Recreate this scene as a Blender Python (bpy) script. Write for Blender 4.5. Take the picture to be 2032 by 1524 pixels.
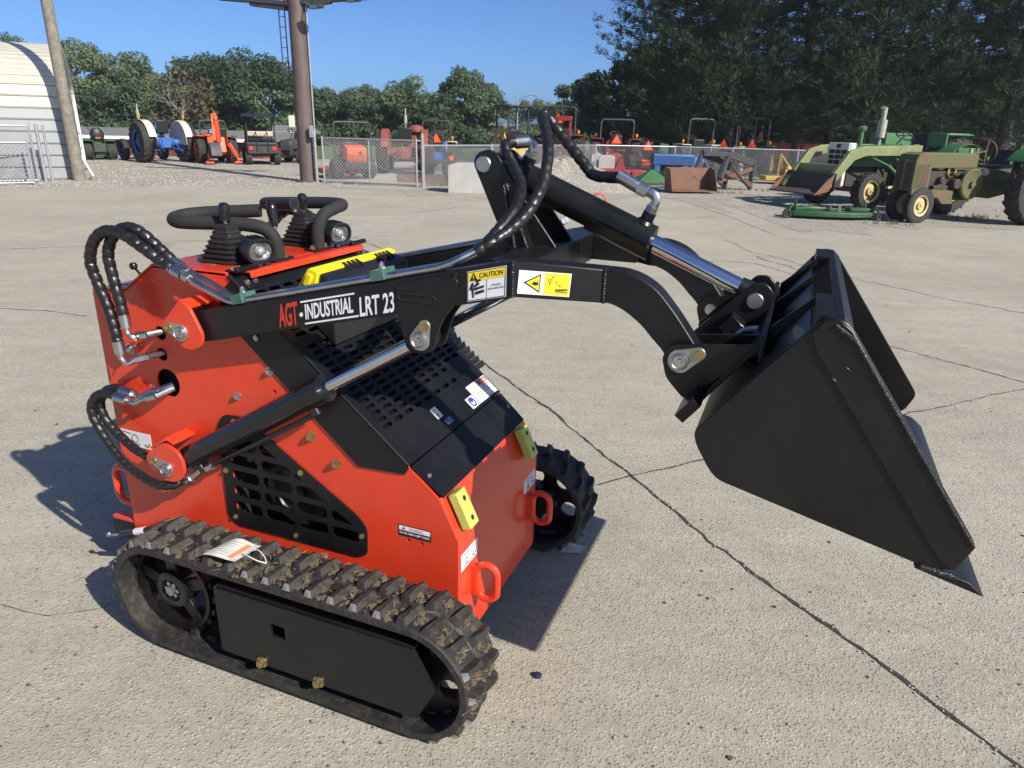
import bpy, bmesh, math, random
from mathutils import Vector, Matrix
R = math.radians
sc = bpy.context.scene
for o in list(bpy.data.objects): bpy.data.objects.remove(o)
# ---------------------------------------------------------------- camera
CAM_H, FPX, PITCH, ROLL, PW, PH = 1.6, 1400.0, R(20), R(1.5), 2032, 1524
_f = Vector((0, math.cos(PITCH), -math.sin(PITCH))); _r0 = Vector((1, 0, 0)); _u0 = _r0.cross(_f)
_r = _r0*math.cos(ROLL) + _u0*math.sin(ROLL); _u = -_r0*math.sin(ROLL) + _u0*math.cos(ROLL)
cd = bpy.data.cameras.new('camera'); cam = bpy.data.objects.new('camera', cd)
cd.sensor_width = 36; cd.lens = 36*FPX/PW; cd.clip_start = 0.05; cd.clip_end = 2000
cam.matrix_world = Matrix(((_r.x, _u.x, -_f.x, 0), (_r.y, _u.y, -_f.y, 0), (_r.z, _u.z, -_f.z, CAM_H), (0, 0, 0, 1)))
sc.collection.objects.link(cam); sc.camera = cam
sc.render.resolution_x, sc.render.resolution_y = 1024, 768
# ---------------------------------------------------------------- the loader's pose on the ground (forward = heading)
HEAD = R(-21.5)
ORG = Vector((0.0295, 1.951, 0))
FW = Vector((math.cos(HEAD), math.sin(HEAD), 0)); LT = Vector((-math.sin(HEAD), math.cos(HEAD), 0))
# ---------------------------------------------------------------- sky and sun
to_sun = (FW*1.29 + LT*-0.49 + Vector((0, 0, 1))).normalized()
w = bpy.data.worlds.new('World'); sc.world = w; w.use_nodes = True
nt = w.node_tree; sky = nt.nodes.new('ShaderNodeTexSky'); sky.sky_type = 'NISHITA'; sky.sun_disc = False
sky.sun_elevation = math.asin(to_sun.z); sky.sun_rotation = math.atan2(to_sun.x, to_sun.y)
sky.altitude = 0; sky.air_density = 0.6; sky.dust_density = 1.3; sky.ozone_density = 10.0
nt.links.new(sky.outputs[0], nt.nodes['Background'].inputs[0]); nt.nodes['Background'].inputs[1].default_value = 0.105
sl = bpy.data.lights.new('sun', 'SUN'); sl.energy = 5.0; sl.angle = R(0.53); sl.color = (1.0, 0.935, 0.835)
so = bpy.data.objects.new('sun', sl); so.rotation_euler = to_sun.to_track_quat('Z', 'Y').to_euler(); sc.collection.objects.link(so)
sc.view_settings.view_transform = 'Standard'; sc.view_settings.look = 'None'
sc.view_settings.exposure = 0.54; sc.view_settings.gamma = 1.0
rnd = random.Random(7)
# ---------------------------------------------------------------- helpers
def ray(u, v): return _r*((u-PW/2)/FPX) - _u*((v-PH/2)/FPX) + _f
def G(u, v, z=0.0):                       # pixel on a horizontal plane -> ground point
    d = ray(u, v); t = (z-CAM_H)/d.z; return Vector((d.x*t, d.y*t, z))
def at(u, v, Y):                          # pixel direction carried to a known depth Y
    d = ray(u, v); t = Y/d.y; return Vector((d.x*t, Y, CAM_H+d.z*t))
def cr(pts, n=6, closed=False):           # smooth path through points
    P = [Vector(p) for p in pts]; out = []; m = len(P)
    for i in range(m if closed else m-1):
        a = P[(i-1) % m] if (closed or i > 0) else P[0]*2-P[1]
        b, c = P[i], P[(i+1) % m]
        d = P[(i+2) % m] if (closed or i+2 < m) else P[-1]*2-P[-2]
        for k in range(n):
            t = k/n; out.append(0.5*((2*b)+(c-a)*t+(2*a-5*b+4*c-d)*t*t+(3*b-a-3*c+d)*t**3))
    if not closed: out.append(P[-1])
    return out
def arc(cx, cz, r, a0, a1, n): return [(cx+r*math.cos(R(a0+(a1-a0)*i/n)), cz+r*math.sin(R(a0+(a1-a0)*i/n))) for i in range(n+1)]
def circ(cx, cz, r, n=16): return [(cx+r*math.cos(2*math.pi*i/n), cz+r*math.sin(2*math.pi*i/n)) for i in range(n)]
def rslot(x0, x1, z0, z1, r, n=3):
    r = min(r, (x1-x0)/2-1e-4, (z1-z0)/2-1e-4)
    return arc(x1-r, z1-r, r, 0, 90, n)+arc(x0+r, z1-r, r, 90, 180, n)+arc(x0+r, z0+r, r, 180, 270, n)+arc(x1-r, z0+r, r, 270, 360, n)
def rounded(poly, r, n=3):                # round the corners of a polygon
    out = []; m = len(poly)
    for i in range(m):
        a, b, c = Vector(poly[i-1]), Vector(poly[i]), Vector(poly[(i+1) % m])
        d1, d2 = (a-b), (c-b); q = min(r, d1.length*.45, d2.length*.45)
        p, s = b+d1.normalized()*q, b+d2.normalized()*q
        for k in range(n+1):
            t = k/n; w_ = p*(1-t)**2+b*2*t*(1-t)+s*t*t; out.append((w_.x, w_.y))
    return out
def clip_half(poly, a, b, c):             # keep a*x+b*y<=c
    out = []
    for i in range(len(poly)):
        p, q = poly[i], poly[(i+1) % len(poly)]; dp, dq = a*p[0]+b*p[1]-c, a*q[0]+b*q[1]-c
        if dp <= 0: out.append(p)
        if dp*dq < 0: t = dp/(dp-dq); out.append((p[0]+(q[0]-p[0])*t, p[1]+(q[1]-p[1])*t))
    return out
class MB:
    def __init__(s): s.v = []; s.f = []
    def add(s, vs, fs):
        k = len(s.v); s.v += [tuple(x) for x in vs]; s.f += [tuple(i+k for i in f) for f in fs]; return s
    def box(s, x0, x1, y0, y1, z0, z1):
        return s.add([(x, y, z) for x in (x0, x1) for y in (y0, y1) for z in (z0, z1)],
                     [(0, 1, 3, 2), (4, 6, 7, 5), (0, 4, 5, 1), (2, 3, 7, 6), (0, 2, 6, 4), (1, 5, 7, 3)])
    def obox(s, c, X, Y, Z):               # centre and three half vectors
        c, X, Y, Z = Vector(c), Vector(X), Vector(Y), Vector(Z)
        return s.add([c+X*i+Y*j+Z*k for i in (-1, 1) for j in (-1, 1) for k in (-1, 1)],
                     [(0, 1, 3, 2), (4, 6, 7, 5), (0, 4, 5, 1), (2, 3, 7, 6), (0, 2, 6, 4), (1, 5, 7, 3)])
    def bar(s, p, q, w, h, up=(0, 0, 1)):  # box beam between two points
        p, q = Vector(p), Vector(q); d = (q-p).normalized(); u = Vector(up); sd = d.cross(u)
        if sd.length < 1e-4: sd = d.cross(Vector((1, 0, 0)))
        sd.normalize(); u = sd.cross(d); return s.obox((p+q)/2, (q-p)/2, sd*w/2, u*h/2)
    def prism(s, poly, c0, c1, axis='y'):
        m = {'y': lambda a, b, c: (a, c, b), 'x': lambda a, b, c: (c, a, b), 'z': lambda a, b, c: (a, b, c)}[axis]
        n = len(poly); vs = [m(a, b, c0) for a, b in poly]+[m(a, b, c1) for a, b in poly]
        return s.add(vs, [tuple(range(n-1, -1, -1)), tuple(range(n, 2*n))]+[(i, (i+1) % n, n+(i+1) % n, n+i) for i in range(n)])
    def loft(s, rings, caps=True, closed=False):
        n = len(rings[0]); vs = [p for r in rings for p in r]; fs = []; m = len(rings)
        for i in range(m if closed else m-1):
            for j in range(n): fs.append((i*n+j, i*n+(j+1) % n, ((i+1) % m)*n+(j+1) % n, ((i+1) % m)*n+j))
        if caps and not closed: fs += [tuple(range(n-1, -1, -1)), tuple(range((m-1)*n, m*n))]
        return s.add(vs, fs)
    def tube(s, path, r, n=8, closed=False, spiral=None, flat=None):
        P = [Vector(p) for p in path]; m = len(P); rings = []; L = 0.0; nv = None
        for i in range(m):
            t = ((P[(i+1) % m]-P[i-1]) if closed else (P[min(i+1, m-1)]-P[max(i-1, 0)])).normalized()
            if nv is None:
                a = Vector((0, 0, 1)) if abs(t.z) < .9 else Vector((0, 1, 0)); nv = (a-t*a.dot(t)).normalized()
            else: nv = (nv-t*nv.dot(t)).normalized()
            b = t.cross(nv)
            if i: L += (P[i]-P[i-1]).length
            rr = r[i] if isinstance(r, (list, tuple)) else r; ring = []
            for k in range(n):
                th = 2*math.pi*k/n; q = rr
                if spiral: fr = (L/spiral[0]+k/n) % 1.0; q = rr*(1-spiral[1]*(max(0, abs(fr-.5)*2-.55)/.45)**2)
                ring.append(P[i]+nv*math.cos(th)*q+b*math.sin(th)*q*(flat or 1))
            rings.append(ring)
        return s.loft(rings, True, closed)
    def cyl(s, p, q, r, n=16, r2=None): return s.tube([p, q], [r, r if r2 is None else r2], n)
    def lathe(s, o, axis, prof, n=20, open_=False):     # prof: (distance along axis, radius)
        o, ax = Vector(o), Vector(axis).normalized(); a = Vector((0, 0, 1)) if abs(ax.z) < .9 else Vector((1, 0, 0))
        e1 = (a-ax*a.dot(ax)).normalized(); e2 = ax.cross(e1)
        return s.loft(caps=prof[0] != prof[-1] and not open_, rings=[[o+ax*h+e1*max(r, 1e-4)*math.cos(2*math.pi*k/n)+e2*max(r, 1e-4)*math.sin(2*math.pi*k/n) for k in range(n)] for h, r in prof])
    def ball(s, c, r, n=12, sq=(1, 1, 1)):
        c = Vector(c); rings = []
        for i in range(1, n//2):
            ph = math.pi*i/(n//2); rings.append([c+Vector((r*sq[0]*math.sin(ph)*math.cos(2*math.pi*k/n), r*sq[1]*math.sin(ph)*math.sin(2*math.pi*k/n), r*sq[2]*math.cos(ph))) for k in range(n)])
        return s.loft(rings)
    def torus(s, c, axis, Rr, r, n=28, m=8):
        c, ax = Vector(c), Vector(axis).normalized(); a = Vector((0, 0, 1)) if abs(ax.z) < .9 else Vector((1, 0, 0))
        e1 = (a-ax*a.dot(ax)).normalized(); e2 = ax.cross(e1)
        return s.tube([c+e1*Rr*math.cos(2*math.pi*k/n)+e2*Rr*math.sin(2*math.pi*k/n) for k in range(n)], r, m, closed=True)
    def hexbolt(s, p, axis, r, h):         # washer + hex head + stud
        p, a = Vector(p), Vector(axis).normalized()
        s.cyl(p, p+a*h*.25, r*1.45, 14); s.cyl(p+a*h*.25, p+a*h, r, 6); return s.cyl(p+a*h, p+a*h*1.35, r*.5, 8)
    def mirror_y(s): s.v = [(x, -y, z) for x, y, z in s.v]; s.f = [tuple(reversed(f)) for f in s.f]; return s
    def mesh(s, name='mesh', smooth=35):
        me = bpy.data.meshes.new(name); me.from_pydata(s.v, [], s.f); me.update()
        bm = bmesh.new(); bm.from_mesh(me); bmesh.ops.recalc_face_normals(bm, faces=bm.faces); bm.to_mesh(me); bm.free()
        return finish(me, smooth)
    def build(s, name, mat, parent=None, bevel=0, smooth=35, **kw): return put(name, s.mesh(name, smooth), mat, parent, bevel, **kw)
def finish(me, smooth=35):
    if smooth:
        me.polygons.foreach_set('use_smooth', [True]*len(me.polygons)); me.set_sharp_from_angle(angle=R(smooth))
    return me
def put(name, me, mat, parent=None, bevel=0, loc=None, rot=None, **kw):
    o = bpy.data.objects.new(name, me); sc.collection.objects.link(o)
    if mat is not None and not me.materials: me.materials.append(mat)
    if parent: o.parent = parent
    if loc is not None: o.location = loc
    if rot is not None: o.rotation_euler = rot
    if bevel:
        b = o.modifiers.new('bevel', 'BEVEL'); b.width = bevel; b.segments = 2; b.limit_method = 'ANGLE'; b.angle_limit = R(40)
    for k, v in kw.items(): o[k] = v
    return o
def thing(name, label, cat, loc=(0, 0, 0), rz=0, group=None, scale=1):
    o = bpy.data.objects.new(name, None); sc.collection.objects.link(o); o.location = loc; o.rotation_euler = (0, 0, rz)
    o.scale = (scale,)*3; o.empty_display_size = .2; o['label'] = label; o['category'] = cat
    if group: o['group'] = group
    return o
def plate_mesh(loops, t, M=None, bev=0.0):   # flat plate with holes: first loop outer, rest holes; lies in XY, centred on Z
    c = bpy.data.curves.new('plate', 'CURVE'); c.dimensions = '2D'; c.fill_mode = 'BOTH'; c.extrude = max(t/2-bev, 0); c.bevel_depth = bev; c.bevel_resolution = 1
    if bev: c.offset = -bev
    for lp in loops:
        s = c.splines.new('POLY'); s.points.add(len(lp)-1); s.use_cyclic_u = True
        for p, q in zip(s.points, lp): p.co = (q[0], q[1], 0, 1)
    o = bpy.data.objects.new('plate', c); me = bpy.data.meshes.new_from_object(o)
    bpy.data.objects.remove(o); bpy.data.curves.remove(c); me.materials.clear()
    if M is not None: me.transform(M)
    me.update(); return finish(me, 40)
def side_M(y): return Matrix(((1, 0, 0, 0), (0, 0, -1, y), (0, 1, 0, 0), (0, 0, 0, 1)))   # (x,z) drawing seen from the near side
def text_mesh(txt, w, h, t=.0006, M=None, bold=0.0, align='LEFT', shear=0):
    c = bpy.data.curves.new('lettering', 'FONT'); c.body = txt; c.size = 1; c.extrude = 0.01; c.resolution_u = 3; c.offset = bold; c.shear = shear
    o = bpy.data.objects.new('lettering', c); me = bpy.data.meshes.new_from_object(o)
    bpy.data.objects.remove(o); bpy.data.curves.remove(c); me.materials.clear()
    xs = [v.co.x for v in me.vertices]; ys = [v.co.y for v in me.vertices]
    x0, x1, y0, y1 = min(xs), max(xs), min(ys), max(ys); sx = w/(x1-x0); sy = h/(y1-y0)
    me.transform(Matrix.Diagonal((sx, sy, t/.02, 1)) @ Matrix.Translation((-x0, -y0, 0)))
    if M is not None: me.transform(M)
    return me
# ---------------------------------------------------------------- materials
def mat(name, col, rough=.5, metal=0.0, var=.12, vs=6.0, bump=0.0, bs=60.0, col2=None, c2amt=.5, coat=0.0, dirt=None, dirt_amt=.0, spec=.5, fine=0.0, obj=True):
    m = bpy.data.materials.new(name); m.use_nodes = True; n = m.node_tree.nodes; l = m.node_tree.links; b = n['Principled BSDF']
    b.inputs['Roughness'].default_value = rough; b.inputs['Metallic'].default_value = metal; b.inputs['Coat Weight'].default_value = coat; b.inputs['Specular IOR Level'].default_value = spec
    b.inputs['Coat Roughness'].default_value = .08
    tc = n.new('ShaderNodeTexCoord')
    nz = n.new('ShaderNodeTexNoise'); nz.inputs['Scale'].default_value = vs; nz.inputs['Detail'].default_value = 5; nz.inputs['Roughness'].default_value = .6
    l.new(tc.outputs['Object'], nz.inputs['Vector'])
    mr = n.new('ShaderNodeMapRange'); mr.inputs['From Min'].default_value = .3; mr.inputs['From Max'].default_value = .7
    mr.inputs['To Min'].default_value = 1-var; mr.inputs['To Max'].default_value = 1+var; l.new(nz.outputs['Fac'], mr.inputs['Value'])
    cur = None
    if col2 is not None:
        rp = n.new('ShaderNodeValToRGB'); e = rp.color_ramp.elements; e[0].position = c2amt-.08; e[1].position = c2amt+.08
        e[0].color = (*col, 1); e[1].color = (*col2, 1); l.new(nz.outputs['Fac'], rp.inputs['Fac']); cur = rp.outputs['Color']
    mx = n.new('ShaderNodeMix'); mx.data_type = 'RGBA'; mx.blend_type = 'MULTIPLY'; mx.inputs[0].default_value = 1
    if cur: l.new(cur, mx.inputs[6])
    else: mx.inputs[6].default_value = (*col, 1)
    l.new(mr.outputs['Result'], mx.inputs[7]); out = mx.outputs[2]
    if dirt is not None:
        n2 = n.new('ShaderNodeTexNoise'); n2.inputs['Scale'].default_value = vs*4.3; n2.inputs['Detail'].default_value = 8; n2.inputs['Roughness'].default_value = .7; l.new(tc.outputs['Object'], n2.inputs['Vector'])
        r2 = n.new('ShaderNodeMapRange'); r2.inputs['From Min'].default_value = .48; r2.inputs['From Max'].default_value = .68; r2.inputs['To Max'].default_value = dirt_amt; l.new(n2.outputs['Fac'], r2.inputs['Value'])
        m2 = n.new('ShaderNodeMix'); m2.data_type = 'RGBA'; l.new(r2.outputs['Result'], m2.inputs[0]); l.new(out, m2.inputs[6]); m2.inputs[7].default_value = (*dirt, 1); out = m2.outputs[2]
    l.new(out, b.inputs['Base Color'])
    rr = n.new('ShaderNodeMapRange'); rr.inputs['From Min'].default_value = .3; rr.inputs['From Max'].default_value = .7; rr.inputs['To Min'].default_value = max(.02, rough*.85); rr.inputs['To Max'].default_value = min(1, rough*1.15)
    l.new(nz.outputs['Fac'], rr.inputs['Value']); l.new(rr.outputs['Result'], b.inputs['Roughness'])
    if bump:
        nb = n.new('ShaderNodeTexNoise'); nb.inputs['Scale'].default_value = bs; nb.inputs['Detail'].default_value = 3; l.new(tc.outputs['Object'], nb.inputs['Vector'])
        bp = n.new('ShaderNodeBump'); bp.inputs['Strength'].default_value = bump; bp.inputs['Distance'].default_value = .004; l.new(nb.outputs['Fac'], bp.inputs['Height']); l.new(bp.outputs['Normal'], b.inputs['Normal'])
    return m
M = {}
M['red'] = mat('orange_red_paint', (.66, .042, .012), .36, var=.09, vs=2.5, bump=.10, bs=140, coat=.3, dirt=(.50, .095, .055), dirt_amt=.28)
M['black'] = mat('black_powder_coat', (.0065, .0065, .0075), .42, var=.25, vs=5, bump=.12, bs=420, dirt=(.05, .048, .045), dirt_amt=.08, spec=.38)
M['satin'] = mat('black_satin_paint', (.0065, .0065, .007), .34, var=.3, vs=3, bump=.10, bs=200, dirt=(.05, .046, .04), dirt_amt=.10, spec=.42)
M['gloss'] = mat('black_gloss_paint', (.010, .010, .011), .17, var=.2, vs=5, bump=.04, bs=120)
M['dark'] = mat('dark_interior', (.012, .012, .012), .7, var=.3, vs=9)
M['rubber'] = mat('track_rubber', (.018, .017, .016), .62, var=.3, vs=9, bump=.35, bs=160, dirt=(.10, .082, .060), dirt_amt=.45)
M['lug'] = mat('muddy_lug_rubber', (.022, .020, .018), .6, var=.3, vs=14, bump=.5, bs=130, dirt=(.085, .070, .052), dirt_amt=.45)
M['hose'] = mat('spiral_hose_sleeve', (.012, .0115, .011), .38, var=.2, vs=20)
M['foam'] = mat('black_foam_grip', (.016, .0155, .0155), .82, var=.2, vs=20, bump=.25, bs=600)
M['boot'] = mat('rubber_boot', (.014, .0135, .0135), .55, var=.3, vs=15, dirt=(.06, .055, .05), dirt_amt=.25)
M['bplastic'] = mat('black_plastic', (.013, .013, .014), .38, var=.15, vs=10, bump=.1, bs=300)
M['chrome'] = mat('chromed_rod', (.62, .63, .66), .09, 1.0, var=.04, vs=8)
M['zinc'] = mat('zinc_plated_steel', (.50, .50, .49), .32, 1.0, var=.15, vs=30, bump=.1, bs=200)
M['pinplate'] = mat('dull_zinc_plate', (.42, .41, .37), .42, .85, var=.15, vs=30)
M['brass'] = mat('yellow_zinc_bolt', (.44, .35, .17), .33, .9, var=.2, vs=60)
M['weld'] = mat('painted_weld_bead', (.014, .014, .015), .28, var=.3, vs=90, bump=.9, bs=220)
M['white'] = mat('white_sticker', (.72, .72, .72), .42, var=.03, vs=8)
M['ink'] = mat('black_ink', (.012, .012, .012), .45, var=.05)
M['redink'] = mat('red_ink', (.55, .035, .02), .45, var=.05)
M['blueink'] = mat('blue_ink', (.02, .07, .35), .45, var=.05)
M['yel'] = mat('yellow_sticker', (.78, .60, .03), .42, var=.04)
M['palet'] = mat('silver_white_lettering', (.70, .72, .76), .35, var=.05)
M['yplastic'] = mat('yellow_plastic', (.78, .60, .012), .38, var=.05, vs=8, bump=.05, bs=200)
M['pad'] = mat('lime_rubber_pad', (.46, .50, .10), .45, var=.12, vs=30, bump=.1, bs=150)
M['glassgreen'] = mat('teal_plastic_clamp', (.05, .125, .098), .16, var=.2, vs=40)
M['lens'] = mat('clear_lamp_lens', (.30, .31, .32), .2, .8, var=.3, vs=70)
M['bulb'] = mat('lamp_bulb_glass', (.42, .43, .44), .1, .5, var=.1)
M['straw'] = mat('dry_straw', (.22, .17, .095), .85, var=.35, vs=200)
M['mud'] = mat('dried_mud', (.125, .095, .062), .95, var=.35, vs=60, bump=.8, bs=260)
M['paper'] = mat('worn_paper_tag', (.52, .50, .46), .7, var=.15, vs=30)
M['wornglint'] = mat('worn_glint_rubber', (.20, .195, .185), .5, var=.5, vs=60, bump=.4, bs=200)
# ================================================================ SETTING
def ground_mat(name, base, base2, dark, light, sc1, speck, bump, stain=.16, rough=.92):
    m = bpy.data.materials.new(name); m.use_nodes = True; n = m.node_tree.nodes; l = m.node_tree.links; b = n['Principled BSDF']
    b.inputs['Roughness'].default_value = rough; b.inputs['Specular IOR Level'].default_value = .25
    tc = n.new('ShaderNodeTexCoord')
    def noise(s, d=6, r=.6):
        q = n.new('ShaderNodeTexNoise'); q.inputs['Scale'].default_value = s; q.inputs['Detail'].default_value = d; q.inputs['Roughness'].default_value = r; l.new(tc.outputs['Object'], q.inputs['Vector']); return q
    def rng(src, a, b_, c, d):
        q = n.new('ShaderNodeMapRange'); q.inputs['From Min'].default_value = a; q.inputs['From Max'].default_value = b_; q.inputs['To Min'].default_value = c; q.inputs['To Max'].default_value = d; l.new(src, q.inputs['Value']); return q.outputs['Result']
    def mix(f, a, c, mode='MIX'):
        q = n.new('ShaderNodeMix'); q.data_type = 'RGBA'; q.blend_type = mode
        if isinstance(f, (int, float)): q.inputs[0].default_value = f
        else: l.new(f, q.inputs[0])
        for i, s in ((6, a), (7, c)):
            if isinstance(s, tuple): q.inputs[i].default_value = (*s, 1)
            else: l.new(s, q.inputs[i])
        return q.outputs[2]
    col = mix(rng(noise(.55, 8, .62).outputs['Fac'], .35, .65, 0, 1), base, base2)
    col = mix(rng(noise(5.5, 6, .7).outputs['Fac'], .30, .72, 0, 1), col, mix(1.0, col, (1-stain,)*3, 'MULTIPLY'))
    col = mix(1.0, col, rng(noise(38, 5, .75).outputs['Fac'], .32, .68, 1-stain*.9, 1+stain*.8), 'MULTIPLY')
    vo = n.new('ShaderNodeTexVoronoi'); vo.inputs['Scale'].default_value = sc1; vo.inputs['Randomness'].default_value = 1; l.new(tc.outputs['Object'], vo.inputs['Vector'])
    sep = n.new('ShaderNodeSeparateColor'); l.new(vo.outputs['Color'], sep.inputs[0])
    inside = rng(vo.outputs['Distance'], .30, .52, 1, 0)
    def prod(a, c):
        q = n.new('ShaderNodeMath'); q.operation = 'MULTIPLY'; l.new(a, q.inputs[0])
        if isinstance(c, float): q.inputs[1].default_value = c
        else: l.new(c, q.inputs[1])
        return q.outputs[0]
    patch = rng(noise(7, 5, .7).outputs['Fac'], .38, .62, .25, 1.0); patch2 = rng(noise(2.3, 6, .7).outputs['Fac'], .36, .6, .1, .75)
    col = mix(prod(prod(prod(rng(sep.outputs[0], .54, .62, 0, 1), inside), speck), patch), col, dark)
    col = mix(prod(prod(prod(rng(sep.outputs[1], .72, .80, 0, 1), inside), speck), patch2), col, light)
    mp = n.new('ShaderNodeMapping'); mp.inputs['Rotation'].default_value = (0, 0, .33); mp.inputs['Scale'].default_value = (.5, 3.2, 1); l.new(tc.outputs['Object'], mp.inputs['Vector'])
    st = noise(2.2, 9, .72); l.new(mp.outputs['Vector'], st.inputs['Vector']); col = mix(1.0, col, rng(st.outputs['Fac'], .30, .70, 1-stain*.6, 1+stain*.5), 'MULTIPLY')
    v2 = n.new('ShaderNodeTexVoronoi'); v2.inputs['Scale'].default_value = sc1*.33; l.new(tc.outputs['Object'], v2.inputs['Vector']); s2 = n.new('ShaderNodeSeparateColor'); l.new(v2.outputs['Color'], s2.inputs[0])
    col = mix(prod(prod(rng(s2.outputs[0], .90, .94, 0, 1), rng(v2.outputs['Distance'], .10, .26, 1, 0)), .85), col, tuple(x*.5 for x in dark))
    bl = noise(.9, 4, .5); col = mix(prod(rng(bl.outputs['Fac'], .62, .72, 0, 1), .35), col, tuple(x*1.5 for x in dark))
    fine = noise(sc1*3.1, 3, .7); col = mix(1.0, col, rng(fine.outputs['Fac'], .3, .7, 1-speck*.32, 1+speck*.25), 'MULTIPLY')
    l.new(col, b.inputs['Base Color'])
    bp = n.new('ShaderNodeBump'); bp.inputs['Strength'].default_value = bump; bp.inputs['Distance'].default_value = .6/sc1
    ad = n.new('ShaderNodeMath'); ad.operation = 'ADD'; l.new(prod(inside, rng(sep.outputs[2], 0, 1, .1, .9)), ad.inputs[0]); l.new(fine.outputs['Fac'], ad.inputs[1]); l.new(ad.outputs[0], bp.inputs['Height']); l.new(bp.outputs['Normal'], b.inputs['Normal'])
    return m
M['concrete'] = ground_mat('worn_aggregate_concrete', (.435, .402, .322), (.365, .335, .265), (.160, .149, .122), (.59, .56, .475), 105, .75, .55)
M['gravel'] = ground_mat('crushed_limestone_gravel', (.49, .455, .385), (.41, .375, .315), (.19, .175, .15), (.64, .61, .54), 26, .85, 1.0, .2)
M['stone'] = mat('limestone_chips', (.40, .375, .325), .95, var=.35, vs=40, bump=.4, bs=60)
M['crackm'] = mat('dirt_filled_joint', (.040, .035, .028), .98, var=.5, vs=60, bump=.6, bs=200)
M['lawn'] = mat('lawn_grass', (.070, .105, .030), .95, var=.35, vs=3, bump=.6, bs=30)
M['tar'] = mat('pebble_dark', (.07, .065, .06), .9, var=.4, vs=30)
m = MB(); N_ = 1; m.box(-260, 260, -60, 420, -.6, 0); ground = m.build('concrete_pavement', M['concrete'], None, smooth=0, kind='structure')
rr = random.Random(11)
def sheet(name, mt, near, z, far=420, jag=.35):
    P = []
    for a, b in zip(near[:-1], near[1:]):
        n = max(2, int((b-a).length/.5))
        for i in range(n): q = a.lerp(b, i/n); P.append((q.x, q.y+rr.uniform(-jag, jag), z))
    P.append((near[-1].x, near[-1].y, z)); P.sort(); k = len(P)
    m = MB(); m.add(P+[(p[0], far, z) for p in P], [(i, i+1, k+i+1, k+i) for i in range(k-1)]); return m.build(name, mt, None, smooth=0, kind='structure')
edge = [Vector((-260, 17, 0)), Vector((-60, 18.5, 0))]+[G(a, b) for a, b in ((-150, 361), (150, 366), (600, 371), (860, 388), (1100, 396), (1300, 392), (1420, 400), (1470, 440), (1530, 463), (1700, 458), (1850, 452), (2050, 452))]+[Vector((16, 13.5, 0)), Vector((60, 12, 0)), Vector((260, 10, 0))]
sheet('gravel_yard', M['gravel'], edge, .004, jag=.75)
sheet('lawn', M['lawn'], [Vector((-260, 41, 0)), Vector((-30, 40, 0)), Vector((-8, 33.5, 0)), Vector((20, 34, 0)), Vector((260, 30, 0))], .008, jag=.6)
# joints and cracks in the concrete, parts of the pavement
def crack(pix, w, wig=.02, deb=True):
    P = []; pts = [G(u, v) for u, v in pix]
    for a, b in zip(pts[:-1], pts[1:]):
        n = max(3, int((b-a).length/.045)); P += [a.lerp(b, i/n) for i in range(n)]
    P.append(pts[-1]); off = 0; top, bot = [], []
    for i, p in enumerate(P):
        t = (P[min(i+1, len(P)-1)]-P[max(i-1, 0)]).normalized(); nn = Vector((-t.y, t.x, 0)); off = off*.8+rr.gauss(0, wig*.25)
        ww = w*(.35+rr.random()*.9); top.append(p+nn*(off+ww/2)+Vector((0, 0, .0025))); bot.append(p+nn*(off-ww/2)+Vector((0, 0, .0025)))
    k = len(P); MB().add(top+bot, [(k+i, k+i+1, i+1, i) for i in range(k-1)]).build('joint_crack', M['crackm'], ground, smooth=0)
    if deb:
        m = MB()
        for i in range(int(k*2.5)):
            j = rr.randrange(k); q = (top[j]+bot[j])/2+Vector((rr.gauss(0, w*.8), rr.gauss(0, w*.8), .001)); b = MB().ball((0, 0, 0), rr.uniform(.0015, .0045), 6, (1, 1, .6)); m.add([Vector(v)+q for v in b.v], b.f)
        m.build('joint_debris', M['stone'], ground, kind='stuff')
crack([(900, 680), (930, 702), (1080, 806), (1240, 932), (1420, 1085), (1560, 1182), (1700, 1286), (1850, 1396), (2060, 1552)], .017, .018)
crack([(1185, 962), (1250, 945), (1390, 915), (1600, 870), (1830, 815), (2060, 765)], .011, .02)
crack([(1440, 476), (1492, 500), (1560, 517), (1640, 540), (1745, 562), (1860, 590), (2060, 628)], .013, .05, False)
crack([(1500, 508), (1530, 519), (1600, 540), (1640, 560)], .016, .06, False); crack([(1370, 522), (1440, 518), (1500, 522), (1590, 548)], .014, .05, False)
crack([(1640, 662), (1780, 690), (1900, 722), (2060, 768)], .013, .035)
crack([(0, 1203), (90, 1226), (190, 1213), (225, 1200)], .003, .012, False); crack([(0, 494), (150, 490), (400, 478), (640, 470)], .016, .03, False)
crack([(0, 612), (100, 617), (170, 628)], .010, .02, False); crack([(620, 430), (800, 425), (940, 408)], .02, .06, False); crack([(820, 520), (700, 470), (600, 455), (540, 430)], .014, .06, False); crack([(1250, 418), (1330, 434), (1420, 430)], .02, .06, False)
m = MB()                                   # loose grit and chips lying on the pavement
for i in range(420):
    q = G(rr.uniform(-100, 2130), 400+1120*rr.random()**1.0) if i % 3 else G(rr.uniform(1300, 2100), rr.uniform(470, 1200)); r_ = abs(rr.gauss(.002, .0024))+.0012
    b = MB().ball((0, 0, 0), r_, 6, (1, rr.uniform(.6, 1), .55)); a = rr.uniform(0, 6)
    m.add([Vector((v[0]*math.cos(a)-v[1]*math.sin(a), v[0]*math.sin(a)+v[1]*math.cos(a), v[2]+r_*.3))+q for v in b.v], b.f)
m.build('loose_grit', M['tar'], None, kind='stuff', label='small dark chips and grit scattered over the concrete', category='grit')
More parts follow.
